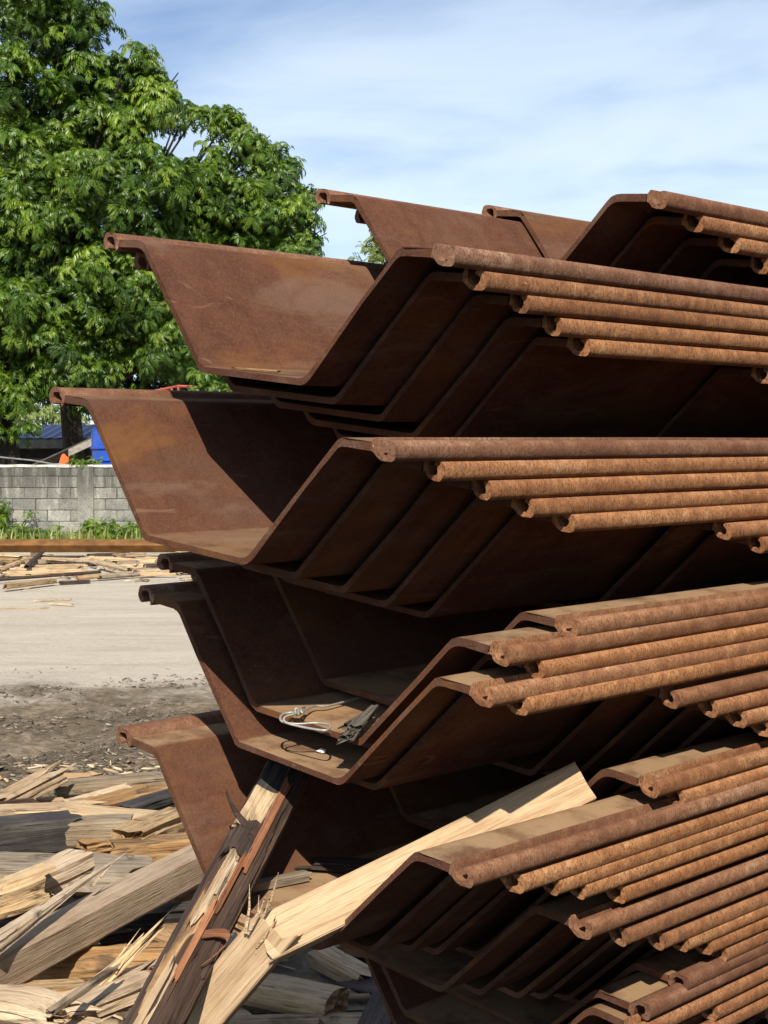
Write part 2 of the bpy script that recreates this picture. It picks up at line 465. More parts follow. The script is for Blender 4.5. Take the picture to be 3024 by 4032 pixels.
VARIANTS = [pile_meshes(False, 100 + 10 * k, 11.4 + 0.3 * k) for k in range(4)]
FLIPPED = [pile_meshes(True, 300 + 10 * k, 11.8) for k in range(2)]
def pile_frame(a, b, c):
    P = U * a + V * b + Wd * c
    return Vector(P) + EYEV
REF = (.0090 * SC, -.0136 * SC)              # lowest point of the near interlock
REF_FLIP = (.0085 * SC, -.0104 * SC)
piles = []
def sheet_pile(abc, label, group=None, flip=False, weather=0.2, dust=0.3, k=0):
    a, b, c = abc
    root = bpy.data.objects.new('sheet_pile', None); C.objects.link(root)
    root.empty_display_size = 0.1
    r = random.Random(k * 17 + 5)
    yaw = r.uniform(-.0015, .0015)
    R = Matrix((U, V, Wd)).transposed().to_4x4() @ Matrix.Rotation(yaw, 4, 'Z')
    root.matrix_world = Matrix.Translation(pile_frame(a, b, c)) @ R
    tag(root, label, 'sheet pile', group)
    pan, near, far = (FLIPPED[k % 2] if flip else VARIANTS[k % 4])
    for nm, me in (('pan', pan), ('interlock', near), ('interlock', far)):
        o = bpy.data.objects.new(nm, me); C.objects.link(o); o.parent = root
        o['weather'] = float(max(weather, .9) if me is far else weather); o['dust'] = float(dust)
    piles.append((a, b, c)); return root
def by_pixel(px, py, b, flip=False):
    q = camvec(px, py); ref = REF_FLIP if flip else REF
    P = q * ((b + ref[0]) / (q @ V))
    return P @ U, b, P @ Wd - ref[1]
G = 'rusty sheet piles nested in one tall stack'
# (pixel of the interlock's lowest point, across-offset, weathering, dust, label)
SEEN = [
 ('far', (1899, 836), 1.392, .5, .2, 'rusty sheet pile nested inside the crowning pile, its end set back along it'),
 ((2606, 821.5), 1.392, .75, .25, 'rusty sheet pile crowning the stack, its far edge standing against the sky'),
 ((2747, 913), 1.392, .25, .2, 'rusty sheet pile nested directly under the crowning pile'),
 ((2888, 996), 1.392, .15, .2, 'rusty sheet pile nested third below the crowning pile'),
 ((3007, 1078), 1.392, .15, .2, 'rusty sheet pile nested fourth below the crowning pile'),
 None,
 ((1765, 1048), 1.397, .95, .30, 'rusty sheet pile with wide sunlit trough projecting above the shadowed trough'),
 ((1887, 1144), 1.397, .35, .2, 'rusty sheet pile nested first beneath the wide sunlit trough'),
 ((2063, 1233), 1.397, .25, .2, 'rusty sheet pile nested second beneath the wide sunlit trough'),
 ((2191, 1322), 1.397, .2, .2, 'rusty sheet pile nested third beneath the wide sunlit trough'),
 ((2296, 1402), 1.397, .1, .2, 'rusty sheet pile nested fourth beneath the wide sunlit trough'),
 ((3016, 1511), 1.397, .2, .2, 'rusty sheet pile set far back beneath the wide sunlit trough'),
 None, None, None,
 ((1529, 1819), 1.382, .9, .35, 'rusty sheet pile projecting farthest, its trough crossed by a slanting shadow edge'),
 ((1725, 1894), 1.380, .2, .2, 'rusty sheet pile nested first under the trough crossed by shadow'),
 ((1913, 1967.5), 1.377, .15, .2, 'rusty sheet pile nested second under the trough crossed by shadow'),
 ((2077, 2037.7), 1.374, .15, .2, 'rusty sheet pile nested third under the trough crossed by shadow'),
 ((2236.5, 2097), 1.370, .1, .2, 'rusty sheet pile nested fourth under the trough crossed by shadow'),
 ((2861, 2124), 1.358, .3, .2, 'rusty sheet pile nested fifth under the trough crossed by shadow'),
 ((2993, 2177), 1.348, .25, .2, 'rusty sheet pile nested sixth under the trough crossed by shadow'),
 None,
 ((2248, 2513), 1.313, .55, .9, 'rusty sheet pile with shaded trough just above the pile holding the wire'),
 ((1988, 2622), 1.308, .5, .9, 'rusty sheet pile holding the bent wire and bark chunk in its trough'),
 ((2121, 2676), 1.303, .05, .5, 'rusty sheet pile squeezed just under the pile holding the wire'),
 ((1915, 2786), 1.297, .4, .9, 'rusty sheet pile whose dusty trough catches the shadow of the wire loop'),
 ((2053, 2818), 1.292, .0, .4, 'rusty sheet pile tucked just under the trough with the loop shadow'),
 ((2652, 2789), 1.285, .55, .3, 'rusty sheet pile set back over the long wooden board, first of four'),
 ((2805, 2824), 1.280, .2, .3, 'rusty sheet pile set back over the long wooden board, second of four'),
 ((2915, 2866), 1.275, .2, .3, 'rusty sheet pile set back over the long wooden board, third of four'),
 ((3014, 2902), 1.270, .2, .3, 'rusty sheet pile set back over the long wooden board, fourth of four'),
 ((2572, 3140), 1.265, .35, .9, 'rusty sheet pile whose flange ends at the top tip of the long board'),
 ((2674.6, 3179.6), 1.26, .1, .5, 'rusty sheet pile next below the tip of the long board'),
 ((1836, 3496.5), 1.253, .75, 1., 'rusty sheet pile with dusty flange, the long broken board lying in its trough'),
 ((2036, 3519), 1.253, .1, .3, 'rusty sheet pile nested first under the pile that holds the board'),
 ((2183, 3523), 1.253, .0, .3, 'rusty sheet pile nested second under the pile that holds the board'),
 ((2287, 3538.5), 1.253, .0, .3, 'rusty sheet pile nested third under the pile that holds the board'),
 ((2439, 3557.5), 1.253, .0, .3, 'bright orange rusty sheet pile nested fourth under the pile that holds the board'),
 ((2302, 3700), 1.253, .7, .8, 'brown rusty sheet pile projecting again beneath the pile group that holds the board'),
 ((2450, 3723), 1.253, .55, .4, 'rusty sheet pile first under the brown projecting lower pile'),
 ((2597, 3739), 1.253, .35, .4, 'rusty sheet pile second under the brown projecting lower pile'),
 ((2686, 3748), 1.253, .05, .4, 'rusty sheet pile third under the brown projecting lower pile'),
 ((2780, 3760), 1.253, .05, .4, 'rusty sheet pile fourth under the brown projecting lower pile'),
 ((2842, 3788), 1.253, .3, .5, 'rusty sheet pile fifth under the brown projecting lower pile'),
 ((2691, 3905), 1.253, .5, .9, 'rusty sheet pile turned end for end, its interlock opening downward, upper of two'),
 ((2539, 4017), 1.253, .5, .9, 'rusty sheet pile turned end for end, its interlock opening downward, lower of two'),
]
def by_far_pixel(px, py, b):
    q = camvec(px, py); P = q * ((b + .7 * SC) / (q @ V))
    return P @ U, b, P @ Wd
rows = []
for s in SEEN:
    if s is None: rows.append(None)
    elif s[0] == 'far': rows.append((by_far_pixel(*s[1], s[2]),) + s[3:])
    else: rows.append((by_pixel(*s[0], s[1], 'turned end' in s[4]),) + s[2:])
for i, r in enumerate(rows):                 # piles whose ends lie deep inside the stack, seen only as darkness
    if r is None:
        lo = next(k for k in range(i, -1, -1) if rows[k] is not None); hi = next(k for k in range(i, len(rows)) if rows[k] is not None and k > i)
        f = (i - lo) / (hi - lo)
        A, B = rows[lo][0], rows[hi][0]
        abc = (3.5 + 0.15 * (i % 4), A[1] + (B[1] - A[1]) * f, A[2] + (B[2] - A[2]) * f)
        rows_i = (abc, .2, .2, 'rusty sheet pile set so far back that its end sits in darkness')
        rows[i] = rows_i if False else None
        sheet_pile(abc, rows_i[3], G, False, .2, .2, i)
    else:
        sheet_pile(r[0], r[3], G, 'turned end' in r[3], r[1], r[2], i)
P4 = rows[34][0]; P3B = rows[24][0]; P3D = rows[26][0]
c = rows[-1][0][2]
k = 0
while True:                                  # the bottom of the stack, down to its bearers
    c -= 0.0285; k += 1
    a = 2.0 if k == 1 else (2.10 if k < 4 else 2.46) + 0.03 * ((k * 7) % 5)
    if (pile_frame(a, 1.253 + .25 * SC, c - .176 * SC)).z < 0.13: break
    sheet_pile((a, 1.253, c), 'rusty sheet pile in the lowest part of the stack near the ground', G, False, .3, .6, 60 + k)
c_last = c + 0.0285
def UVW(a, v, w, base=P4):
    """point given along / across / above one pile"""
    return Vector(U * a + V * (base[1] + v) + Wd * (base[2] + w)) + EYEV
for j, a in enumerate((2.6, 6.5, 11.0)):
    q = Vector(U * a + V * (1.253 + 0.40) + Wd * (c_last - .2)) + EYEV
    mb = MB(); 
    w2 = 0.11
    Mx = Matrix.Translation((q.x, q.y, 0)) @ Matrix.Rotation(math.atan2(V[1], V[0]), 4, 'Z')
    zt = q.z + 0.02
    mb.add([Mx @ Vector(p) for p in ((-.55, -w2, -.03), (.55, -w2, -.03), (.55, w2, -.03), (-.55, w2, -.03), (-.55, -w2, zt - .115 * .55 - .01), (.55, -w2, zt + .115 * .55 - .01), (.55, w2, zt + .115 * .55 - .01), (-.55, w2, zt - .115 * .55 - .01))],
           [(0,3,2,1),(4,5,6,7),(0,1,5,4),(1,2,6,5),(2,3,7,6),(3,0,4,7)])
    tag(mb.build('timber_bearer', M['grey'], None), 'heavy squared timber bearer on the ground under the pile stack', 'timber', 'timber bearers under the pile stack')

# a made-up corrugated box added beside the stack, out of the picture: it keeps the light off the stack's near side
def light_blocker():
    o = empty('added_light_blocker', tuple(Vector((U * 1.3 - V * 0.2)[:]) * 1.0), 0)
    o.location.z = 0.0
    o.rotation_euler.z = math.atan2(U[1], U[0])
    tag(o, 'added dark corrugated light blocker, out of view, parallel to the pile stack', 'light_blocker')
    mat = plain('light_blocker_paint', (0.022, 0.016, 0.014), 0.8, 0.3, 3)
    def wallx(x0, x1, y, nrm):
        v, f = [], []
        n = int((x1 - x0) / 0.07)
        for i in range(n + 1):
            x = x0 + (x1 - x0) * i / n; d = (0.0, 0.0, 0.035, 0.035)[i % 4] * nrm
            v += [(x, y + d, 0.18), (x, y + d, 2.42)]
        for i in range(n): f.append((2*i, 2*i+2, 2*i+3, 2*i+1))
        return mesh('side_panel', v, f, 20)
    obj('side_panel', wallx(0.08, 5.98, 0.0, -1), mat, o)
    obj('side_panel', wallx(0.08, 5.98, -2.4, 1), mat, o)
    fr = MB()
    for y in (-2.42, -0.08):
        for z in (0.05, 2.42): fr.box((0, y, z), (6.06, y + 0.10, z + 0.14))
        for x in (0.002, 5.968): fr.box((x, y + .002, 0.19), (x + 0.09, y + 0.098, 2.418))
    fr.build('frame', mat, o)
    MB().box((0.05, -2.33, 2.50), (6.0, -0.09, 2.53)).build('roof', mat, o)
    MB().box((0.02, -2.31, 0.2), (0.05, -1.20, 2.41)).build('door', mat, o)
    MB().box((0.02, -1.19, 0.2), (0.05, -0.09, 2.41)).build('door', mat, o)
    MB().box((6.0, -2.31, 0.2), (6.03, -0.09, 2.41)).build('end_panel', mat, o)
light_blocker()

# ------------------------------------------------------------------ wood
def timber_mesh(name, L, w, h, seed, rag0=0.02, rag1=0.02, round_=0.12, rough=0.05, bow=0.0, taper=1.0, spikes=0, per=6, nseg=None, notch=0.0):
    r = random.Random(seed)
    n = per * 4
    base = []
    if round_ < 0.4:                          # a sawn rectangle with slightly eased corners
        rc = min(w, h) * (0.04 + round_ * 0.35)
        for (sx, sy, dx, dy, ln, hh) in ((1, 0, 0, 1, h, w), (0, 1, -1, 0, w, h), (-1, 0, 0, -1, h, w), (0, -1, 1, 0, w, h)):
            for j in range(per):
                u = -ln / 2 + rc + (ln - 2 * rc) * j / (per - 1)
                base.append((sx * hh / 2 + dx * u, sy * hh / 2 + dy * u))
    else:                                     # a roundish log
        for k in range(n):
            a = 2 * math.pi * (k + 0.5) / n; e = 2.0 + max(0, .8 - round_) * 3
            q = (abs(math.cos(a)) ** e + abs(math.sin(a)) ** e) ** (-1.0 / e)
            base.append((math.cos(a) * q * w / 2, math.sin(a) * q * h / 2))
    groove = [1 + r.uniform(-rough, rough) for _ in range(n)]
    nseg = nseg or max(6, min(26, int(L / 0.035)))
    off0 = [-abs(r.gauss(0, 1)) * rag0 for _ in range(n)]
    off1 = [abs(r.gauss(0, 1)) * rag1 for _ in range(n)]
    for o_, rg, sg in ((off0, rag0, -1), (off1, rag1, 1)):        # run of fibres that broke together
        k = 0
        while k < n:
            m = r.randint(1, 4); x = sg * abs(r.gauss(0, 1)) * rg * 1.4
            for j in range(k, min(n, k + m)): o_[j] = 0.35 * o_[j] + x
            k += m
    ph = [r.uniform(0, 6.3) for _ in range(6)]
    v, f = [], []
    def cen(t):
        x = t - 0.5
        return bow * (0.25 - x * x) * 4 + 0.03 * h * math.sin(t * 4 + ph[0]), 0.03 * w * math.sin(t * 3 + ph[1])
    for i in range(nseg + 1):
        t = i / nseg
        tp = 1 + (taper - 1) * t
        cz, cyy = cen(t)
        for k in range(n):
            y, z = base[k]
            g = groove[k] + rough * 0.3 * math.sin(t * 5 + ph[2] + k * 1.7) + r.uniform(-rough, rough) * 0.25
            if notch and k % 7 == 3: g -= notch * max(0, math.sin(t * 7 + ph[3] + k))
            x = -L / 2 + L * t
            wt0, wt1 = max(0, 1 - t * nseg / 2.5), max(0, 1 - (1 - t) * nseg / 2.5)
            x += off0[k] * wt0 + off1[k] * wt1
            v.append((x, y * g * tp + cyy, z * g * tp + cz))
    for i in range(nseg):
        for k in range(n):
            k2 = (k + 1) % n
            f.append((i*n+k, i*n+k2, (i+1)*n+k2, (i+1)*n+k))
    for end, rg, sg in ((0, rag0, -1), (nseg, rag1, 1)):
        prev = [end * n + k for k in range(n)]
        cz, cyy = cen(end / nseg); tp = 1 if end == 0 else taper
        for sc in (0.66, 0.33):
            cur = []
            for k in range(n):
                y, z = base[k]
                x = sg * (L / 2 + r.gauss(0, 1) * rg * 0.8)
                v.append((x, y * sc * tp + cyy, z * sc * tp + cz)); cur.append(len(v) - 1)
            for k in range(n):
                k2 = (k + 1) % n
                q = (prev[k], prev[k2], cur[k2], cur[k])
                f.append(q[::-1] if end == 0 else q)
            prev = cur
        v.append((sg * (L / 2 + rg * 0.3), cyy, cz)); ci = len(v) - 1
        for k in range(n):
            k2 = (k + 1) % n
            q = (prev[k], prev[k2], ci)
            f.append(q[::-1] if end == 0 else q)
    for j in range(spikes // 2):                   # long loose fibres standing off the torn end
        sg = 1 if (rag1 >= rag0) else -1
        if rag0 > 0.02 and rag1 > 0.02 and j % 2: sg = -sg
        k = r.randrange(n); y, z = base[k]; y *= 0.85; z *= 0.85
        x0 = sg * (L / 2 - 0.03); ln = r.uniform(0.4, 1.1) * max(rag0, rag1) * 1.2 + 0.01
        d = Vector((sg * ln, r.uniform(-.35, .35) * ln, r.uniform(-.2, .5) * ln)); s_ = r.uniform(.0025, .006) * (1 + w * 3)
        b = len(v)
        v += [(x0, y - s_, z), (x0, y + s_, z - s_ * .5), (x0, y, z + s_)]
        v.append((x0 + d.x, y + d.y, z + d.z))
        f += [(b, b+1, b+3), (b+1, b+2, b+3), (b+2, b, b+3)]
    return mesh(name, v, f, 28)
def along(o, p0, p1, roll=0.0, up=Vector((0, 0, 1))):
    d = (p1 - p0).normalized()
    y = up.cross(d).normalized(); z = d.cross(y)
    R = Matrix((d, y, z)).transposed().to_4x4() @ Matrix.Rotation(roll, 4, 'X')
    o.matrix_world = Matrix.Translation((p0 + p1) / 2) @ R
def timber(name, p0, p1, w, h, mat, label, cat, seed, roll=0.0, group=None, **kw):
    p0, p1 = Vector(p0), Vector(p1)
    o = obj(name, timber_mesh(name, (p1 - p0).length, w, h, seed, **kw), M[mat])
    along(o, p0, p1, roll)
    tag(o, label, cat, group)
    return o
def k6(x, y): return x * 0.9114, 2700 + y * 0.9114
def heap(name, a, b, za, zb, thick, depth, mat, label, seed, roll=0.0, cat='firewood', group='split firewood heaped beside the stack', **kw):
    """piece of the heap: two ends in crop pixels with their heights, thickness in the same pixels"""
    p0 = on_z(*k6(*a), za); p1 = on_z(*k6(*b), zb)
    s = 0.9114 * 0.5 * (p0.y + p1.y) / F
    return timber(name, p0, p1, depth if depth > 0 else thick * s * 1.1, thick * s, mat, label, cat, seed, roll, group, **kw)
H = heap
H('wood_chunk', (5, 505), (205, 405), .10, .14, 62, .11, 'fresh_stained', 'torn splintery wood chunk lying at the back edge of the heap', 1, rag0=.02, rag1=.06, spikes=10, rough=.10, notch=.15)
H('wood_plank', (245, 440), (700, 405), .06, .06, 48, .14, 'grey', 'pale straight squared plank lying at the back of the heap', 2, rag0=.008, rag1=.01, rough=.03)
H('wood_chunk', (335, 508), (505, 462), .10, .10, 42, .10, 'fresh', 'small bright yellow split chunk resting in front of the pale squared plank', 3, rag0=.03, rag1=.03, rough=.12, notch=.2)
H('wood_chunk', (400, 535), (650, 470), .10, .09, 56, .15, 'orange', 'ragged orange split chunk between yellow chunk and charred piece', 4, rag0=.05, rag1=.05, spikes=8, rough=.16, notch=.2)
H('wood_chunk', (560, 542), (760, 478), .13, .13, 58, .10, 'char', 'blackened charred stick leaning toward the steel web', 5, rag0=.02, rag1=.02, rough=.12)
H('wood_plank', (40, 552), (345, 538), .13, .13, 48, .16, 'fresh_stained', 'orange stained split plank behind the blackened beam', 6, rag0=.05, rag1=.03, rough=.1, spikes=4)
H('wood_plank', (330, 552), (720, 590), .14, .12, 60, .16, 'fresh', 'pale fibrous split plank marked with dark streaks', 7, rag0=.02, rag1=.04, rough=.08, notch=.12)
H('wood_beam', (-120, 672), (285, 628), .17, .17, 150, .13, 'char', 'thick blackened beam with cracked dark face', 8, rag0=.02, rag1=.015, rough=.06, notch=.10)
H('wood_block', (276, 628), (562, 622), .17, .17, 106, .12, 'grey', 'squared grey timber block with dark knot beside the blackened beam', 9, rag0=.004, rag1=.005, rough=.02, round_=.06)
H('wood_chunk', (565, 668), (770, 575), .18, .17, 92, .12, 'fresh_stained', 'split orange wedge lying above the squared yellow offcut', 10, rag0=.03, rag1=.04, rough=.14, notch=.2)
H('wood_block', (495, 725), (800, 700), .15, .15, 104, .13, 'orange', 'squared yellow offcut half in shade under the wedge', 11, rag0=.006, rag1=.02, rough=.03)
H('wood_chunk', (372, 705), (460, 690), .12, .12, 70, .11, 'orange', 'stubby chunk with rotten orange end below the grey block', 12, rag0=.02, rag1=.04, rough=.2, notch=.3)
H('wood_chunk', (400, 760), (560, 775), .10, .10, 60, .13, 'fresh_stained', 'short splintered offcut lying over the wide grey board', 13, rag0=.04, rag1=.04, spikes=6, rough=.14)
H('wood_board', (-60, 800), (590, 812), .14, .14, 90, .24, 'grey', 'wide weathered grey board lying under the bright split piece', 14, rag0=.01, rag1=.015, rough=.03)
H('wood_chunk', (-60, 945), (110, 880), .28, .30, 118, .11, 'fresh', 'bright split block broken across, lower half of the pair', 15, rag0=.02, rag1=.03, rough=.10, notch=.18)
H('wood_chunk', (85, 880), (342, 762), .28, .30, 112, .10, 'fresh', 'bright split block broken across, upper half with cracked face', 16, rag0=.03, rag1=.008, rough=.12, notch=.2)
H('wood_sliver', (-40, 1125), (385, 832), .36, .36, 56, .05, 'fresh', 'long pointed pale sliver lying across the big beam', 17, rag0=.02, rag1=.10, rough=.14, taper=.25, spikes=6)
H('wood_beam', (-160, 1300), (880, 752), .27, .24, 150, .10, 'board', 'big pale squared beam slanting up across the heap', 18, rag0=.01, rag1=.015, rough=.02, round_=.08, bow=.0)
H('wood_log', (70, 1212), (680, 1190), .15, .16, 128, .14, 'orange', 'orange brown log with torn crumbling end', 19, rag0=.01, rag1=.06, rough=.10, round_=.6, spikes=12, notch=.15)
H('wood_chunk', (500, 1010), (800, 985), .12, .14, 62, .10, 'char', 'black charred split piece in shade under the big beam', 20, rag0=.04, rag1=.04, rough=.16)
H('wood_chunk', (520, 1075), (800, 1040), .09, .10, 58, .09, 'bark', 'dark bark covered stick under the charred split piece', 21, rag0=.04, rag1=.04, rough=.16)
H('wood_block', (748, 925), (850, 890), .13, .14, 66, .10, 'fresh_stained', 'small yellow offcut wedged behind the leaning bark pole', 22, rag0=.01, rag1=.01, rough=.05)
H('wood_chunk', (20, 1335), (215, 1318), .20, .18, 110, .13, 'fresh_stained', 'brown triangular chunk below the orange log', 23, rag0=.03, rag1=.05, rough=.14, taper=.5)
H('wood_plank', (-80, 1380), (235, 1425), .26, .26, 78, .13, 'fresh', 'pale curved plank at the bottom edge of the heap', 24, rag0=.02, rag1=.05, rough=.06, bow=.02)
H('wood_sliver', (225, 1405), (480, 1228), .33, .33, 24, .02, 'grey', 'thin straight stick poking up over the chips', 25, rag0=.01, rag1=.01, rough=.08)
H('wood_plank', (255, 1425), (600, 1292), .24, .25, 74, .12, 'fresh_stained', 'rough split plank lying toward the bark pole', 26, rag0=.03, rag1=.04, rough=.12, notch=.12)
H('wood_chunk', (430, 1290), (520, 1200), .26, .30, 50, .04, 'fresh', 'upright torn splinter cluster beside the orange log', 27, rag0=.04, rag1=.10, rough=.2, spikes=14, taper=.6)
H('wood_log', (1000, 1290), (1445, 1372), .10, .10, 120, .14, 'fresh_stained', 'yellow log with smooth rounded end under the long board', 28, rag0=.01, rag1=.006, rough=.05, round_=.5, notch=.06)
H('wood_plank', (930, 1110), (1130, 1150), .10, .10, 60, .10, 'grey', 'weathered plank stub behind the break in the long board', 29, rag0=.02, rag1=.02, rough=.06)
H('wood_sliver', (1180, 1425), (1720, 1392), .05, .05, 20, .03, 'grey', 'thin grey stick lying past the rounded log end', 30, rag0=.02, rag1=.03, rough=.1)
H('wood_sliver', (980, 1450), (1420, 1440), .08, .08, 26, .05, 'fresh_stained', 'flat sliver lying in front of the rounded log', 31, rag0=.03, rag1=.05, rough=.1)
H('wood_chunk', (980, 985), (1120, 1060), .10, .12, 60, .09, 'orange', 'small orange chunk tucked under the trough end', 32, rag0=.03, rag1=.03, rough=.14)
H('wood_chunk', (0, 1040), (210, 1010), .17, .18, 90, .12, 'bark', 'dark bark covered log under the bright split pair', 33, rag0=.02, rag1=.02, rough=.14, round_=.6)
H('wood_chunk', (600, 1330), (760, 1290), .14, .14, 90, .12, 'grey', 'grey weathered block behind the foot of the bark pole', 34, rag0=.02, rag1=.03, rough=.08)
# smaller offcuts that fill the heap
for i in range(120):
    x = rng.uniform(-2.4, 0.15); y = rng.uniform(3.6, 7.4)
    if x > -0.25 and y > 4.9: continue
    hz = gz(x, y) + rng.uniform(.02, .09)
    a = rng.uniform(0, math.pi); L = rng.uniform(.16, .42); el = rng.uniform(-.12, .12)
    d = Vector((math.cos(a), math.sin(a), el)) * (L / 2)
    mt = rng.choice(['fresh', 'fresh_stained', 'fresh_stained', 'grey', 'orange', 'char', 'bark', 'fresh'])
    timber('wood_offcut', Vector((x, y, hz)) - d, Vector((x, y, hz)) + d, rng.uniform(.04, .10), rng.uniform(.03, .08), mt,
           'short split offcut filling the firewood heap between bigger pieces', 'firewood', 500 + i, rng.uniform(-.4, .4), 'offcuts filling the firewood heap',
           rag0=rng.uniform(.005, .04), rag1=rng.uniform(.005, .04), rough=.1, per=4, nseg=5, spikes=rng.randint(0, 3))

# chips and shreds on the ground: far too many to count
def chips(name, label, cat, n, xr, yr, size, mat, seed, dens=None):
    r = np.random.default_rng(seed)
    x = r.uniform(*xr, n); y = r.uniform(*yr, n)
    if dens is not None:
        kp = r.uniform(0, 1, n) < dens(x, y); x, y = x[kp], y[kp]
    n = len(x); z = ground_z(x, y) + 0.004
    L = size * r.uniform(.4, 1.9, n) ; w = L * r.uniform(.08, .35, n); th = w * r.uniform(.25, .7, n)
    a = r.uniform(0, 2 * np.pi, n); e = r.uniform(-.25, .3, n)
    dx, dy, dz = np.cos(a) * np.cos(e), np.sin(a) * np.cos(e), np.sin(e)
    D = np.stack([dx, dy, dz], 1) * (L / 2)[:, None]; S = np.stack([-np.sin(a), np.cos(a), 0 * a], 1) * (w / 2)[:, None]
    T = np.stack([0 * a, 0 * a, th], 1); P = np.stack([x, y, z + np.abs(dz) * L / 2], 1)
    q = np.stack([P - D - S * .5, P - D + S, P + D + S * .4, P + D - S, P - D * .7 - S * .3 + T, P + D * .7 + S * .2 + T], 1)   # 6 verts
    fc = np.array([(0, 1, 4), (1, 2, 5), (1, 5, 4), (2, 3, 5), (3, 0, 4), (3, 4, 5), (0, 2, 1), (0, 3, 2)])
    F_ = (fc[None] + (np.arange(n) * 6)[:, None, None]).reshape(-1, 3)
    me = bpy.data.meshes.new(name); me.vertices.add(n * 6); me.vertices.foreach_set('co', q.reshape(-1))
    me.loops.add(F_.size); me.loops.foreach_set('vertex_index', F_.reshape(-1).astype(np.int32))
    me.polygons.add(len(F_)); me.polygons.foreach_set('loop_start', np.arange(0, F_.size, 3, dtype=np.int32)); me.polygons.foreach_set('loop_total', np.full(len(F_), 3, np.int32))
    at = me.attributes.new('tone', 'FLOAT', 'POINT'); at.data.foreach_set('value', np.repeat(r.uniform(0, 1, n), 6).astype(np.float32))
    me.update(calc_edges=True); me.validate()
    return tag(obj(name, me, mat), label, cat, kind='stuff')
def chip_material(name, stops):
    t = NT(name, 0.85, 0.2)
    at = t.n.new('ShaderNodeAttribute'); at.attribute_type = 'GEOMETRY'; at.attribute_name = 'tone'
    t.color(t.ramp(at.outputs['Fac'], stops)); return t.m
M['chip'] = chip_material('wood_chips', [(0.0, (0.07, 0.05, 0.035)), (0.35, (0.26, 0.19, 0.12)), (0.7, (0.48, 0.36, 0.22)), (1.0, (0.66, 0.52, 0.33))])
M['mulch'] = chip_material('shredded_bark', [(0.0, (0.05, 0.04, 0.03)), (0.5, (0.14, 0.11, 0.08)), (0.88, (0.25, 0.20, 0.14)), (1.0, (0.42, 0.35, 0.24))])
chips('wood_chips', 'loose wood chips and splinters strewn over the muddy ground', 'wood chips', 3200, (-2.8, 1.0), (3.4, 7.9), .06, M['chip'], 3)
chips('shredded_bark', 'shredded bark and mulch covering the dark muddy strip', 'mulch', 26000, (-3.5, 0.8), (6.6, 11.4), .026, M['mulch'], 4,
      lambda x, y: np.clip((vnoise(x * 1.3, y * 1.9, 9) - .42) * 3.0, 0.04, 1) * np.clip((11.4 - y) / 2.2, 0, 1))
chips('far_wood_chips', 'pale wood litter scattered along the far side of the yard', 'wood chips', 700, (-9, -1.5), (17.5, 22.5), .13, M['chip'], 5,
      lambda x, y: np.clip((y - 17) / 4, 0.03, 1) ** 2)

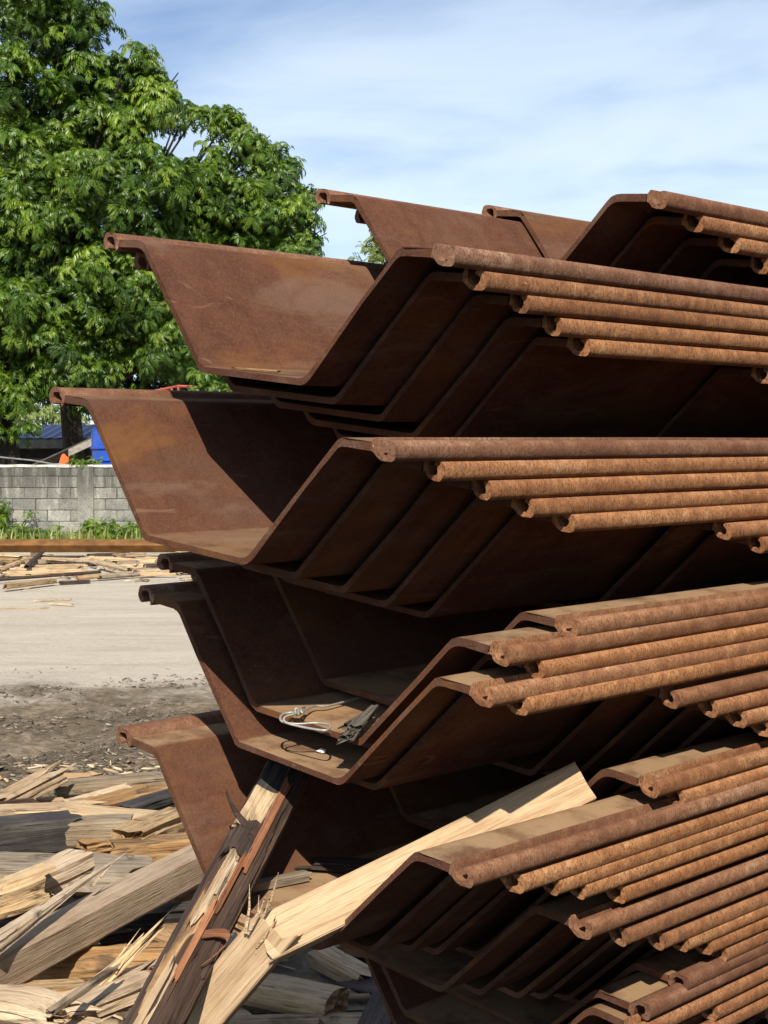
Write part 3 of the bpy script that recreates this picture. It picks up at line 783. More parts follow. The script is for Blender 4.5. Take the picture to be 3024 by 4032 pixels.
# ------------------------------------------------------------------ bark pole and broken board lying in the troughs
def pole():
    top = UVW(1.70, .548, -.040); mid = UVW(1.47, .434, -.172)
    d = (mid - top).normalized()
    foot = top + d * ((top.z - 0.02) / -d.z)
    L = (foot - top).length
    root = empty('bark_pole', foot)
    tag(root, 'leaning pole with peeling dark bark and bare yellow and red wood', 'pole')
    root.matrix_world = Matrix.Translation(foot)
    o = obj('trunk', timber_mesh('trunk', L, .078, .072, 71, rag0=.02, rag1=.02, round_=.75, rough=.10, notch=.15, nseg=90, per=7), M['bark'], root)
    def put(o, p0, p1, roll=0.0):
        along(o, p0, p1, roll); o.matrix_world = Matrix.Translation(-foot) @ o.matrix_world
        o.matrix_basis = o.matrix_world.copy(); o.parent = root
    put(o, foot, top)
    toeye = (EYEV - mid).normalized()
    side = d.cross(toeye).normalized(); nrm = side.cross(d).normalized()
    if nrm.dot(toeye) < 0: nrm = -nrm
    right = side if side.x > 0 else -side
    def strip(name, t0, t1, off, w, h, mat, seed, lift=.026, **kw):
        p0 = foot + (top - foot) * t0 + right * off + nrm * lift; p1 = foot + (top - foot) * t1 + right * off * .9 + nrm * lift
        s = obj(name, timber_mesh(name, (p1 - p0).length, w, h, seed, **kw), M[mat], root)
        dd = (p1 - p0).normalized(); y = nrm.cross(dd).normalized()
        s.parent = None
        s.matrix_world = Matrix.Translation((p0 + p1) / 2 - foot) @ Matrix((dd, y, nrm)).transposed().to_4x4()
        s.matrix_basis = s.matrix_world.copy(); s.parent = root
        return s
    strip('bare_wood', .930, .966, -.020, .040, .026, 'fresh_stained', 73, rag0=.004, rag1=.003, rough=.05, lift=.024)
    strip('bare_wood', .845, .905, -.016, .020, .016, 'fresh_stained', 72, rag0=.02, rag1=.012, rough=.22, notch=.4, spikes=6, nseg=18)
    strip('bare_wood', .770, .850, -.022, .022, .014, 'orange', 77, rag0=.02, rag1=.02, rough=.22, notch=.4, nseg=18, lift=.022)
    strip('bare_wood', .50, .775, -.020, .018, .014, 'fresh_stained', 78, rag0=.03, rag1=.02, rough=.2, notch=.4, nseg=24, lift=.024)
    strip('bare_wood', .868, .886, -.010, .012, .012, 'fresh', 76, rag0=.008, rag1=.010, rough=.2, spikes=4, lift=.032)
    strip('red_strip', .897, .982, .008, .013, .016, 'red', 74, rag0=.01, rag1=.006, rough=.1, nseg=20, lift=.030)
    strip('red_strip', .790, .838, -.006, .010, .010, 'red', 75, rag0=.02, rag1=.02, rough=.14, lift=.034)
    strip('red_strip', .850, .895, .000, .008, .010, 'red', 83, rag0=.02, rag1=.01, rough=.14, lift=.034)
    strip('bark_flake', .905, .932, -.016, .034, .016, 'bark', 80, rag0=.008, rag1=.006, rough=.25, notch=.4, nseg=10, lift=.028)
    strip('bark_flake', .80, .90, .020, .016, .012, 'bark', 79, rag0=.02, rag1=.02, rough=.25, notch=.4, nseg=16, lift=.026)
    strip('bark_flake', .965, .995, -.014, .040, .012, 'char', 84, rag0=.008, rag1=.006, rough=.25, notch=.4, nseg=10, lift=.026)
    # curls of bark springing off the pole
    for t0, s0, rad, mt in ((.926, -1, .050, 'bark'), (.822, 1, .036, 'red')):
        p = foot + (top - foot) * t0 + nrm * .03
        pts = []
        for i in range(13):
            w = i / 12
            if s0 < 0: pts.append(p - right * (w * rad * 1.5) - d * (rad * .9 * w * w) + nrm * .006)
            else: pts.append(p + right * (math.sin(w * 2.6) * rad) + d * (rad * 1.4 * w * w - .02 * math.sin(w * 3.1)) + nrm * (.008 + .012 * math.sin(w * 3)))
        v, f = [], []
        for i, q in enumerate(pts):
            wd = .007 * (1 - (i / 12) ** 2) + .001
            e = d * wd
            for g in (-1, 1):
                v.append(q + e * g - nrm * .0015 - foot); v.append(q + e * g + nrm * .0015 - foot)
        for i in range(12):
            b = i * 4
            f += [(b, b+4, b+6, b+2), (b+1, b+3, b+7, b+5), (b, b+1, b+5, b+4), (b+2, b+6, b+7, b+3)]
        cme = mesh('bark_curl', v, f, 40); obj('bark_curl', cme, M[mt], root)
pole()
def board():
    up = UVW(1.945, .128, .026); kink = UVW(1.455, .298, -.166); low2 = UVW(1.40, .385, -.317)
    d2 = (low2 - kink).normalized()
    foot = kink + d2 * ((kink.z - 0.02) / -d2.z)
    root = empty('broken_board', foot)
    tag(root, 'long pale sawn board broken midway, its top lying in a steel trough', 'board')
    toeye = (EYEV - kink).normalized()
    def piece(name, p0, p1, seed, **kw):
        o = obj(name, timber_mesh(name, (p1 - p0).length, .038, .066, seed, **kw), M['board'])
        dd = (p1 - p0).normalized(); y = (toeye - dd * toeye.dot(dd)).normalized()
        # wide face turned to the viewer's side and a little upward
        y = (y + Vector((0, 0, .25))).normalized(); y = (y - dd * y.dot(dd)).normalized(); z = dd.cross(y)
        o.matrix_world = Matrix.Translation((p0 + p1) / 2 - foot) @ Matrix((dd, y, z)).transposed().to_4x4()
        o.matrix_basis = o.matrix_world.copy(); o.parent = root
        return o
    piece('upper_length', kink, up, 81, rag0=.006, rag1=.003, round_=.05, rough=.010, nseg=26)
    piece('lower_length', foot, kink + (kink - foot).normalized() * .01, 82, rag0=.01, rag1=.010, round_=.05, rough=.012, spikes=4, nseg=40)
    for i in range(7):
        r = random.Random(90 + i)
        p0 = kink + Vector((r.uniform(-.035, .0), r.uniform(-.02, .0), r.uniform(-.02, .03)))
        p1 = p0 + Vector((r.uniform(.0, .045), -.01, r.uniform(.03, .075)))
        mb = MB().tube([p0 - foot, (p0 + p1) / 2 - foot + Vector((.003, 0, 0)), p1 - foot], [.0028, .0020, .0004], 5)
        mb.build('splinter', M['fresh'], root)
board()
# small things lying in the troughs
timber('wood_sliver', UVW(1.585, .494, -.181), UVW(1.695, .482, -.181), .022, .014, 'grey', 'short weathered lath lying in the trough behind the bark pole', 'stick', 95, rag0=.004, rag1=.004, rough=.05)
timber('bark_chunk', UVW(1.76, .50, -.180), UVW(1.86, .40, -.180), .04, .014, 'bark', 'dark flaky bark lying deep in the trough beside the long board', 'bark', 96, rag0=.02, rag1=.03, rough=.25)
def near_px(px, py, base, wrel):
    """point of a pixel ray at a height above one pile's frame"""
    q = camvec(px, py); P = q * ((base[2] + wrel) / (q @ Wd)); return Vector(P) + EYEV
def c5(x, y): return 400 + x * .9042, 2100 + y * .9042
FLOOR = -.1662 * SC
def bark_chip():
    p0, p1 = near_px(*c5(1066, 884), P3B, FLOOR + .010), near_px(*c5(1176, 796), P3B, FLOOR + .012)
    root = empty('bark_chunk', p0); tag(root, 'flaky grey bark chunk beside the wire in the trough', 'bark')
    d = p1 - p0; sd = d.cross(Vector((0, 0, 1))).normalized()
    for i, (t0, t1, off, up_, w, tp) in enumerate(((.0, .92, 0, 0, .026, .45), (.18, 1.0, .008, .009, .020, .5), (.3, .85, -.010, .006, .014, .4), (.05, .5, .009, .004, .012, .7))):
        q0, q1 = p0 + d * t0 + sd * off + Vector((0, 0, up_)), p0 + d * t1 + sd * off * .4 + Vector((0, 0, up_ + .004))
        o = obj('flake', timber_mesh('flake', (q1 - q0).length, w, .009, 140 + i, rag0=.006, rag1=.008, rough=.25, notch=.3, taper=tp, per=4, nseg=8), M['flake'])
        along(o, q0, q1, .3 * (i - 1)); o.matrix_world = Matrix.Translation(-p0) @ o.matrix_world
        o.matrix_basis = o.matrix_world.copy(); o.parent = root
bark_chip()
def wire():
    r = .0019
    Z = FLOOR + .005
    def w(x, y, dz=0.0): return near_px(*c5(x, y), P3B, Z + dz)
    root = empty('bent_wire', w(850, 790)); root.location = w(850, 790)
    tag(root, 'bent pale steel wire with a closed loop lying in the trough', 'wire')
    o0 = root.location.copy()
    def smooth(pts, n=8):
        out = []
        P = [pts[0]] + pts + [pts[-1]]
        for i in range(1, len(P) - 2):
            for k in range(n):
                t = k / n; a, b, c_, d = P[i-1], P[i], P[i+1], P[i+2]
                out.append(0.5 * ((2*b) + (c_-a)*t + (2*a-5*b+4*c_-d)*t*t + (3*b-3*c_+d-a)*t*t*t))
        return out + [pts[-1]]
    tail = [w(1420, 640, .004), w(1300, 672, .004), w(1180, 700, .003), w(1060, 733, .003), w(980, 752, .004), w(925, 752, .006), w(888, 768, .010), w(874, 782, .012), w(868, 762, .016), w(884, 756, .012), w(880, 775, .006), w(850, 792, .006)]
    loop = [w(850, 792, .006), w(842, 768, .014), w(854, 764, .016), w(856, 790, .010), w(830, 780, .006), w(790, 788, .004), w(778, 806, .003), w(792, 822, .003), w(850, 830, .004), w(930, 826, .006), w(985, 832, .008), w(995, 846, .008), w(975, 858, .008), w(920, 852, .006), w(850, 838, .004), w(800, 822, .006), w(800, 800, .010), w(850, 784, .012)]
    MB().tube([p - o0 for p in smooth(tail)], r, 8).build('tail', M['wire'], root, 60)
    MB().tube([p - o0 for p in smooth(loop)], r, 8).build('loop', M['wire'], root, 60)
wire()
def rust_flake():
    P1 = rows[6][0]
    def q(x, y): return near_px(350 + x * .5425, 850 + y * .5425, P1, FLOOR + .003)
    timber('rust_flake', q(1075, 1106), q(1352, 1128), .012, .003, 'orange', 'thin curled strip of rust scale lying in the wide sunlit trough', 'scale', 150, rag0=.004, rag1=.004, rough=.2, per=3, nseg=8)
rust_flake()
def pebble(name, p, s, mat, label, seed):
    r = random.Random(seed); v, f = [], []
    n, m = 8, 5
    for i in range(m):
        a = math.pi * (i + .5) / m
        for k in range(n):
            b = 2 * math.pi * k / n; g = 1 + r.uniform(-.18, .18)
            v.append((s * 1.4 * math.sin(a) * math.cos(b) * g, s * math.sin(a) * math.sin(b) * g, s * .6 * math.cos(a) * g))
    for i in range(m - 1):
        for k in range(n): f.append((i*n+k, (i+1)*n+k, (i+1)*n+(k+1) % n, i*n+(k+1) % n))
    f.append(tuple(range(n))); f.append(tuple((m-1)*n + n-1-k for k in range(n)))
    o = obj(name, mesh(name, v, f, 50), mat); o.location = p; tag(o, label, 'stone')
pebble('pebble', near_px(*c5(957, 948), P3D, FLOOR + .004), .0055, plain('pale_stone', (.7, .68, .62), .8), 'small white pebble lying in the dusty trough under the wire', 5)
timber('wood_sliver', UVW(1.865, .055, .012, (0, 1.253, -1.078)), UVW(1.90, .000, .020, (0, 1.253, -1.078)), .022, .008, 'fresh', 'small bright wood chip caught between the lowest steel flanges', 'chip', 98, rag0=.006, rag1=.008, rough=.2)

# ------------------------------------------------------------------ background: block wall
WALL_Y = 26.6
def wall_material():
    t = NT('stained_concrete', 0.95, 0.12)
    v = t.coords(rand=False, src='Object')
    g = t.n.new('ShaderNodeNewGeometry'); sp = t.n.new('ShaderNodeSeparateXYZ'); t.l.new(g.outputs['Position'], sp.inputs[0])
    mp = t.n.new('ShaderNodeMapping'); mp.inputs['Scale'].default_value = (9, 9, 0.9); t.l.new(g.outputs['Position'], mp.inputs[0])
    runs = t.noise(mp.outputs[0], 1.0, 5, 0.65, 0.3)            # black runs washed down from the coping
    mp2 = t.n.new('ShaderNodeMapping'); t.l.new(g.outputs['Position'], mp2.inputs[0])
    n = t.noise(mp2.outputs[0], 5, 6, 0.65); fin = t.noise(mp2.outputs[0], 45, 5, 0.7)
    col = t.ramp(t.math('ADD', t.math('MULTIPLY', n, 0.5), t.math('MULTIPLY', fin, 0.5)), [(0.35, (0.17, 0.165, 0.145)), (0.5, (0.34, 0.325, 0.28)), (0.65, (0.54, 0.51, 0.44))])
    hv = t.n.new('ShaderNodeHueSaturation'); t.l.new(col, hv.inputs['Color']); t.l.new(t.range(t.random(), 0, 1, 0.84, 1.12, False), hv.inputs['Value'])
    age = t.range(sp.outputs['Z'], 0.35, 1.25, 0.10, 1.0)
    st = t.math('MULTIPLY', t.range(runs, 0.30, 0.55), age)
    st = t.math('MAXIMUM', st, t.math('MULTIPLY', t.range(sp.outputs['Z'], 0.7, 1.3), t.range(n, 0.38, 0.56, 0.35, 0.8)))
    col = t.mix(t.math('MULTIPLY', st, 0.88), hv.outputs[0], (0.075, 0.072, 0.062))
    moss = t.math('MULTIPLY', t.range(n, 0.52, 0.68), t.range(sp.outputs['Z'], 0.0, 1.0, 0.7, 0.1))
    col = t.mix(moss, col, (0.19, 0.20, 0.10))
    t.color(col); t.bump(t.math('ADD', n, fin), 0.6, 0.02)
    return t.m
M['concrete'] = wall_material()
def block_wall():
    top = 1.34
    x0, x1 = -10.6, 4.6
    root = empty('block_wall', (0, WALL_Y, 0)); tag(root, 'stained grey concrete block wall with pillars behind the yard', 'wall')
    r = random.Random(3)
    proto = []
    for k in range(5):                        # a few slightly different blocks that all share their mesh data
        w, h, d = .388, .183, .075
        v = []
        for z in (0, h):
            for (x, y) in ((0, -d), (w, -d), (w, d), (0, d)): v.append((x + r.uniform(-.004, .004), y + r.uniform(-.006, .006), z + r.uniform(-.004, .004)))
        for z in (.02, h - .02):
            for x in (.02, w - .02): v.append((x, -d - .006 + r.uniform(-.003, .003), z))
        f = [(3,2,1,0),(4,5,6,7),(1,2,6,5),(2,3,7,6),(3,0,4,7),(0,1,9,8),(1,5,11,9),(5,4,10,11),(4,0,8,10),(8,9,11,10)]
        proto.append(mesh('block', v, f, 30)); proto[-1].materials.append(M['concrete'])
    px = [x0 + 0.02, at_y(312, 2000, WALL_Y).x, at_y(312, 2000, WALL_Y).x + 3.25, at_y(312, 2000, WALL_Y).x + 6.5, -9.72]
    px = sorted(px); pw = 0.27
    mortar = MB().box((x0, -.062, -.1), (x1, .062, top - .02)).build('mortar', plain('mortar', (.10, .095, .085), .95, .3, 12), root)
    for p in px[1:]:
        b = MB()
        v = []
        for i in range(9):
            z = -.1 + (top + .1) * i / 8
            for (xx, yy) in ((0, -.115), (pw, -.115), (pw, .115), (0, .115)): v.append((p + xx + r.uniform(-.007, .007), yy + r.uniform(-.006, .006), z))
        f = [(4*i+k, 4*i+(k+1) % 4, 4*i+4+(k+1) % 4, 4*i+4+k) for i in range(8) for k in range(4)] + [(32, 33, 34, 35)]
        b.add(v, f).build('pillar', M['concrete'], root)
    n = 0
    for row in range(7):
        z = .01 + row * .1945
        if z + .18 > top + .05: break
        x = x0 - (0.2 if row % 2 else 0.0)
        while x < x1 - .2:
            if not any(x + .36 > p and x + .03 < p + pw for p in px) or True:
                o = bpy.data.objects.new('block', proto[r.randrange(5)]); C.objects.link(o); o.parent = root
                o.location = (x + r.uniform(-.004, .004), r.uniform(-.006, .004), z)
                n += 1
            x += .4
    v = []
    m = 60
    for i in range(m + 1):
        x = x0 + (x1 - x0) * i / m
        for (yy, zz) in ((-.095, top - .015), (-.09, top + .03), (.09, top + .03), (.095, top - .015)): v.append((x, yy + r.uniform(-.006, .006), zz + r.uniform(-.008, .010)))
    f = [(4*i+k, 4*i+(k+1) % 4, 4*i+4+(k+1) % 4, 4*i+4+k) for i in range(m) for k in range(4)] + [(0, 3, 2, 1)]
    MB().add(v, f).build('coping', plain('coping_mortar', (.52, .50, .44), .95, .25, 6), root)
block_wall()

# ------------------------------------------------------------------ leaves
def set_mesh(name, co, tris, tone, mat, parent=None):
    me = bpy.data.meshes.new(name); n = len(co)
    me.vertices.add(n); me.vertices.foreach_set('co', co.astype(np.float32).reshape(-1))
    me.loops.add(tris.size); me.loops.foreach_set('vertex_index', tris.reshape(-1).astype(np.int32))
    me.polygons.add(len(tris)); me.polygons.foreach_set('loop_start', np.arange(0, tris.size, 3, dtype=np.int32)); me.polygons.foreach_set('loop_total', np.full(len(tris), 3, np.int32))
    at = me.attributes.new('tone', 'FLOAT', 'POINT'); at.data.foreach_set('value', tone.astype(np.float32))
    me.update(calc_edges=True)
    return obj(name, me, mat, parent)
def tuft_template(seed, leaves=8, pairs=7, L=0.32, leaf=0.105):
    """one shoot: a whorl of arching pinnate leaves with drooping leaflets; axis +Z, size about 1 x L"""
    r = random.Random(seed); co = []; tri = []; tone = []
    def quad(p, d, nrm, l, w):
        s = d.cross(nrm).normalized() * (w / 2); k = len(co)
        dr = nrm * (w * .22)
        co.extend([p, p + d * (l * .42) + s - dr, p + d * l - Vector((0, 0, l * .12)), p + d * (l * .42) - s - dr]); tri.extend([(k, k+1, k+2), (k, k+2, k+3)])
    for i in range(leaves):
        a = 2 * math.pi * i / leaves + r.uniform(-.35, .35); el = r.uniform(.15, 1.05)
        rad = Vector((math.cos(a), math.sin(a), 0)); side = Vector((-math.sin(a), math.cos(a), 0))
        ll = L * r.uniform(.8, 1.2); tn = r.uniform(.0, 1.0)
        p = Vector((0, 0, 0)); n0 = len(co)
        for j in range(pairs):
            t = (j + 1) / pairs
            ang = el - 1.5 * t * t
            step = (rad * math.cos(ang) + Vector((0, 0, math.sin(ang)))) * (ll / pairs)
            p = p + step; d = step.normalized(); up = side.cross(d) * -1
            if up.z < 0: up = -up
            for g in (-1, 1):
                dd = (d * .55 + side * g * .75 + Vector((0, 0, -.42 - .3 * r.random()))).normalized()
                nn = (up + side * g * .25 + Vector((r.uniform(-.3, .3), r.uniform(-.3, .3), 0))).normalized()
                quad(p, dd, nn, leaf * r.uniform(.75, 1.15), leaf * .34)
        dd = (d + Vector((0, 0, -.5))).normalized(); quad(p, dd, up, leaf, leaf * .34)
        tone.extend([min(1, max(0, tn * .5 + r.uniform(0, .5)))] * (len(co) - n0))
    return np.array([tuple(c_) for c_ in co]), np.array(tri), np.array(tone)
TUFTS = [tuft_template(40 + k) for k in range(6)]
def place_tufts(centers, axes, scales, seed, tone_off):
    r = np.random.default_rng(seed)
    CO, TR, TN = [], [], []; base = 0
    which = r.integers(0, len(TUFTS), len(centers))
    for k, (co, tri, tone) in enumerate(TUFTS):
        ix = np.where(which == k)[0]
        if not len(ix): continue
        ax = axes[ix]; ax = ax / np.linalg.norm(ax, axis=1, keepdims=True)
        ref = np.tile([[0.3, 0.2, 0.93]], (len(ix), 1)); ref[np.abs((ref * ax).sum(1)) > .95] = [1, 0, 0]
        e1 = np.cross(ref, ax); e1 /= np.linalg.norm(e1, axis=1, keepdims=True); e2 = np.cross(ax, e1)
        th = r.uniform(0, 6.28, len(ix)); c_, s_ = np.cos(th)[:, None], np.sin(th)[:, None]
        f1, f2 = e1 * c_ + e2 * s_, -e1 * s_ + e2 * c_
        R = np.stack([f1, f2, ax], 1) * scales[ix][:, None, None]
        P = np.einsum('vi,nij->nvj', co, R) + centers[ix][:, None, :]
        m = len(co)
        CO.append(P.reshape(-1, 3)); TR.append((tri[None] + (np.arange(len(ix)) * m)[:, None, None] + base).reshape(-1, 3))
        TN.append(np.clip((tone[None] * .8 + tone_off[ix][:, None]), 0, 1).reshape(-1)); base += m * len(ix)
    return np.concatenate(CO), np.concatenate(TR), np.concatenate(TN)
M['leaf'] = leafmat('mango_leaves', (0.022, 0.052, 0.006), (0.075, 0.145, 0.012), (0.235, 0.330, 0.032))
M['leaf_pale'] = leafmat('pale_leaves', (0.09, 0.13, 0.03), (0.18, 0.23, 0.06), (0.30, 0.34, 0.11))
M['leaf_dark'] = leafmat('dark_leaves', (0.012, 0.035, 0.008), (0.030, 0.075, 0.012), (0.070, 0.140, 0.022))
M['trunk'] = plain('tree_bark', (.045, .036, .029), .95, .35, 9, .15, 0, .6)
def tree(label, lobes, Y, trunk_px, mat, seed, per_area=6.0, scale=1.0, group='leafy trees behind the wall', name='leafy_tree', trunk_r=.24, depth=1.0, zbase=0.0):
    """lobes: (x, y, r) in preview pixels (1659 wide) at distance Y, plus a depth offset in metres"""
    r = np.random.default_rng(seed); k = 3024 / 1659.0
    C3 = []
    for lb in lobes:
        x, y, rr = lb[:3]; dy = lb[3] if len(lb) > 3 else 0.0
        p = at_y(x * k, y * k, Y + dy); C3.append((np.array(p), 1.1 * rr * k / F * (Y + dy)))
    tp = at_y(trunk_px * k, 1900, Y); foot = Vector((tp.x, Y, zbase))
    root = empty(name, foot); tag(root, label, 'tree', group)
    cen, ax, sc, tn = [], [], [], []
    for ci, (c_, R) in enumerate(C3):
        n = int(4 * math.pi * R * R * per_area)
        m = max(5, int(9 * min(1.6, R)))
        sd_ = r.normal(size=(m, 3)); sd_[:, 1] -= .35; sd_ /= np.linalg.norm(sd_, axis=1, keepdims=True)      # boughs that carry the leaf clumps
        sub = c_ + sd_ * R * r.uniform(.55, .82, (m, 1)) * np.array([1, depth, .95]); sr = R * r.uniform(.30, .48, m)
        d = r.normal(size=(n, 3)); d[:, 2] += .45; d /= np.linalg.norm(d, axis=1, keepdims=True)
        pick = r.integers(0, m, n)
        inner = r.uniform(0, 1, n) < .16
        P = sub[pick] + d * (sr[pick] * r.uniform(.75, 1.05, n))[:, None]
        P[inner] = c_ + d[inner] * (R * r.uniform(.1, .6, inner.sum()))[:, None]
        ctone = r.uniform(-.15, .2, m)[pick]
        keep = np.ones(n, bool)
        for cj, (c2, R2) in enumerate(C3):     # leave the hidden inside of neighbouring lobes thin
            if cj != ci: keep &= ~((np.linalg.norm(P - c2, axis=1) < R2 * .55) & (r.uniform(0, 1, n) < .7))
        P, d, ctone = P[keep], d[keep], ctone[keep]
        cen.append(P); ax.append(d * .75 + np.array([0, -.15, .75])); sc.append(r.uniform(.75, 1.25, len(P)) * scale)
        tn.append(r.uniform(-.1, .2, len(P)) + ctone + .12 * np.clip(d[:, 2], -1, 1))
    co, tri, tone = place_tufts(np.concatenate(cen), np.concatenate(ax), np.concatenate(sc), seed + 1, np.concatenate(tn))
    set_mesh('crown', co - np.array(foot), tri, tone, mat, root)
    mb = MB(); rr = random.Random(seed)
    topz = max(c_[2] for c_, _ in C3) * .82
    fork = Vector((rr.uniform(-.2, .2), 0, min(2.6 - zbase, topz * .5)))
    mb.tube([Vector((0, 0, -.05)), Vector((.05, 0, .5)), Vector((fork.x * .6, 0, fork.z * .6)), fork], [trunk_r * 1.25, trunk_r, trunk_r * .9, trunk_r * .85], 12)
    for c_, R in C3:
        t_ = Vector(c_) - foot; m_ = fork.lerp(t_, .5) + Vector((rr.uniform(-.2, .2), rr.uniform(-.2, .2), rr.uniform(0, .3)))
        mb.tube([fork - Vector((0, 0, .1)), m_, t_], [trunk_r * .45, trunk_r * .26, trunk_r * .08], 7)
        for j in range(4):
            e = t_ + Vector((rr.gauss(0, 1), rr.gauss(0, 1) * depth, rr.gauss(0, .8))).normalized() * R * .8
            mb.tube([m_.lerp(t_, .6), e], [trunk_r * .14, trunk_r * .04], 5)
    mb.build('trunk', M['trunk'], root, 60)
    return root
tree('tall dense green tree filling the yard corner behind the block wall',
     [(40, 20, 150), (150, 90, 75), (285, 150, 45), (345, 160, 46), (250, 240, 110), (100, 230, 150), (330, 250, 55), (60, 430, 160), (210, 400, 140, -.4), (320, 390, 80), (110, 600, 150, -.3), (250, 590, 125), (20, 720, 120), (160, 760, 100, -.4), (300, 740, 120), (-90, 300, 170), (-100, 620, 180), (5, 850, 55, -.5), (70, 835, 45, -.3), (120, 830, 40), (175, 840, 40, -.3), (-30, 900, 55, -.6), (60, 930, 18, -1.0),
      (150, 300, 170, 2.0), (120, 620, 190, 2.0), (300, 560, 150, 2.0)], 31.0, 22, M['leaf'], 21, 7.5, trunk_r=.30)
tree('rounded green tree with a crown stepping down toward the steel',
     [(390, 270, 38), (470, 290, 58), (545, 310, 48), (600, 350, 48), (430, 390, 90), (530, 400, 85), (620, 420, 58), (645, 470, 40), (560, 490, 80), (470, 520, 95), (655, 530, 42), (672, 505, 38), (610, 570, 60), (520, 620, 90), (420, 640, 110), (380, 760, 110), (500, 750, 90), (450, 480, 120, 1.8), (560, 500, 90, 1.8), (440, 700, 130, 1.8)],
     33.0, 172, M['leaf'], 31, 7.2, scale=.95, trunk_r=.25)
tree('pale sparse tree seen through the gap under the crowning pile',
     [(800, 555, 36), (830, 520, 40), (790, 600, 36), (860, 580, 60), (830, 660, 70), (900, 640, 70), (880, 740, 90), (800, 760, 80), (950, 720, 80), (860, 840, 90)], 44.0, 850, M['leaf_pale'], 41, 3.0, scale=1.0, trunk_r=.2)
tree('low bright green bush tree showing under the sunlit trough',
     [(450, 822, 30), (435, 850, 32), (470, 855, 34), (450, 900, 42)], 28.6, 452, M['leaf'], 51, 9.0, scale=.8, trunk_r=.07)
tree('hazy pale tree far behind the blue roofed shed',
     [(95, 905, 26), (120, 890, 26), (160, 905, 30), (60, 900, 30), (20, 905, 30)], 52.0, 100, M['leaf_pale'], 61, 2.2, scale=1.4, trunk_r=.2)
tree('dark leafy tree standing deep behind the rounded green tree',
     [(250, 640, 120), (380, 700, 130), (500, 740, 120), (330, 800, 110), (450, 830, 90), (230, 800, 80), (560, 660, 90)], 37.5, 300, M['leaf_dark'], 71, 3.6, scale=1.15, trunk_r=.28)

# ------------------------------------------------------------------ sheds, tank and odd things behind the wall
def kk(x, y): return x * .4822, 1600 + y * .4822
def shed():
    Y = 35.0
    a = at_y(*kk(150, 160), Y); b = at_y(*kk(700, 265), Y)
    root = empty('open_shed', ((a.x + b.x) / 2, Y, 0)); tag(root, 'low open shed with blue sheet metal roof behind the trees', 'shed')
    ze, zr = b.z, a.z + .05
    x0, x1 = -3.6, 3.2
    mb = MB()
    n = 60; v = []
    for i in range(n + 1):
        x = x0 + (x1 - x0) * i / n; dz = .022 * (i % 2)
        v += [(x, -.9, ze + dz), (x, 1.8, zr + dz), (x, 1.8, zr + dz - .01), (x, -.9, ze + dz - .01)]
    f = []
    for i in range(n): f += [(4*i+k, 4*i+(k+1) % 4, 4*i+4+(k+1) % 4, 4*i+4+k)[::-1] for k in range(4)]
    mb.add(v, f).build('roof', plain('blue_roof_sheet', (.045, .085, .34), .45, .2, 2, .5), root, 20)
    MB().box((x0, -.93, ze - .22), (x1, -.89, ze - .02)).build('fascia', plain('grey_fascia', (.16, .165, .15), .8), root)
    pm = plain('dark_board', (.05, .045, .04), .9, .4, 6)
    for i in range(7): MB().box((x0, 1.5 + .02 * (i % 2), .0 + i * .27), (x1, 1.515 + .02 * (i % 2), .30 + i * .27)).build('wall_board', pm, root)
    for x in (x0 + .05, -1.3, 1.0, x1 - .15): MB().box((x, -.85, 0), (x + .1, -.75, ze - .03)).build('post', pm, root)
    for i in range(3): MB().box((x0, -.74, .75 + i * .32), (x1, -.71, .80 + i * .32)).build('rail', plain('weathered_rail', (.13, .12, .105), .9), root)
shed()
def lean_to():
    Y = 29.4
    p = [at_y(*kk(*q), Y) for q in ((270, 482), (560, 372), (752, 262))]
    root = empty('lean_to_roof', (p[1].x, Y, 0)); tag(root, 'weathered lean-to roof sloping up beside the blue tank', 'roof')
    o = Vector((p[1].x, Y, 0)); A = p[0] - o; B = p[2] - o; B = A + (B - A) * 1.35
    A = A - (B - A) * .1
    d = (B - A)
    def slab(name, t0, t1, y0, y1, up0, up1, mat):
        q0, q1 = A + d * t0, A + d * t1
        v = [(q0.x, y0, q0.z + up0), (q1.x, y0, q1.z + up0), (q1.x, y1, q1.z + up0), (q0.x, y1, q0.z + up0), (q0.x, y0, q0.z + up1), (q1.x, y0, q1.z + up1), (q1.x, y1, q1.z + up1), (q0.x, y1, q0.z + up1)]
        MB().add(v, [(0,3,2,1),(4,5,6,7),(0,1,5,4),(1,2,6,5),(2,3,7,6),(3,0,4,7)]).build(name, mat, root)
    slab('roof_sheet', 0, 1, 0, 1.6, 0, .03, plain('dull_roof_sheet', (.085, .075, .062), .85, .35, 4))
    slab('barge_board', .50, 1, -.05, -.01, -.14, -.005, plain('barge_wood', (.30, .27, .22), .9, .3, 10))
    for t, y in ((.55, .1), (.98, .1), (.98, 1.5), (.2, 1.5)):
        q = A + d * t; MB().box((q.x - .04, y, 0), (q.x + .04, y + .08, q.z - .002)).build('post', plain('lean_post', (.07, .06, .05), .9), root)
lean_to()
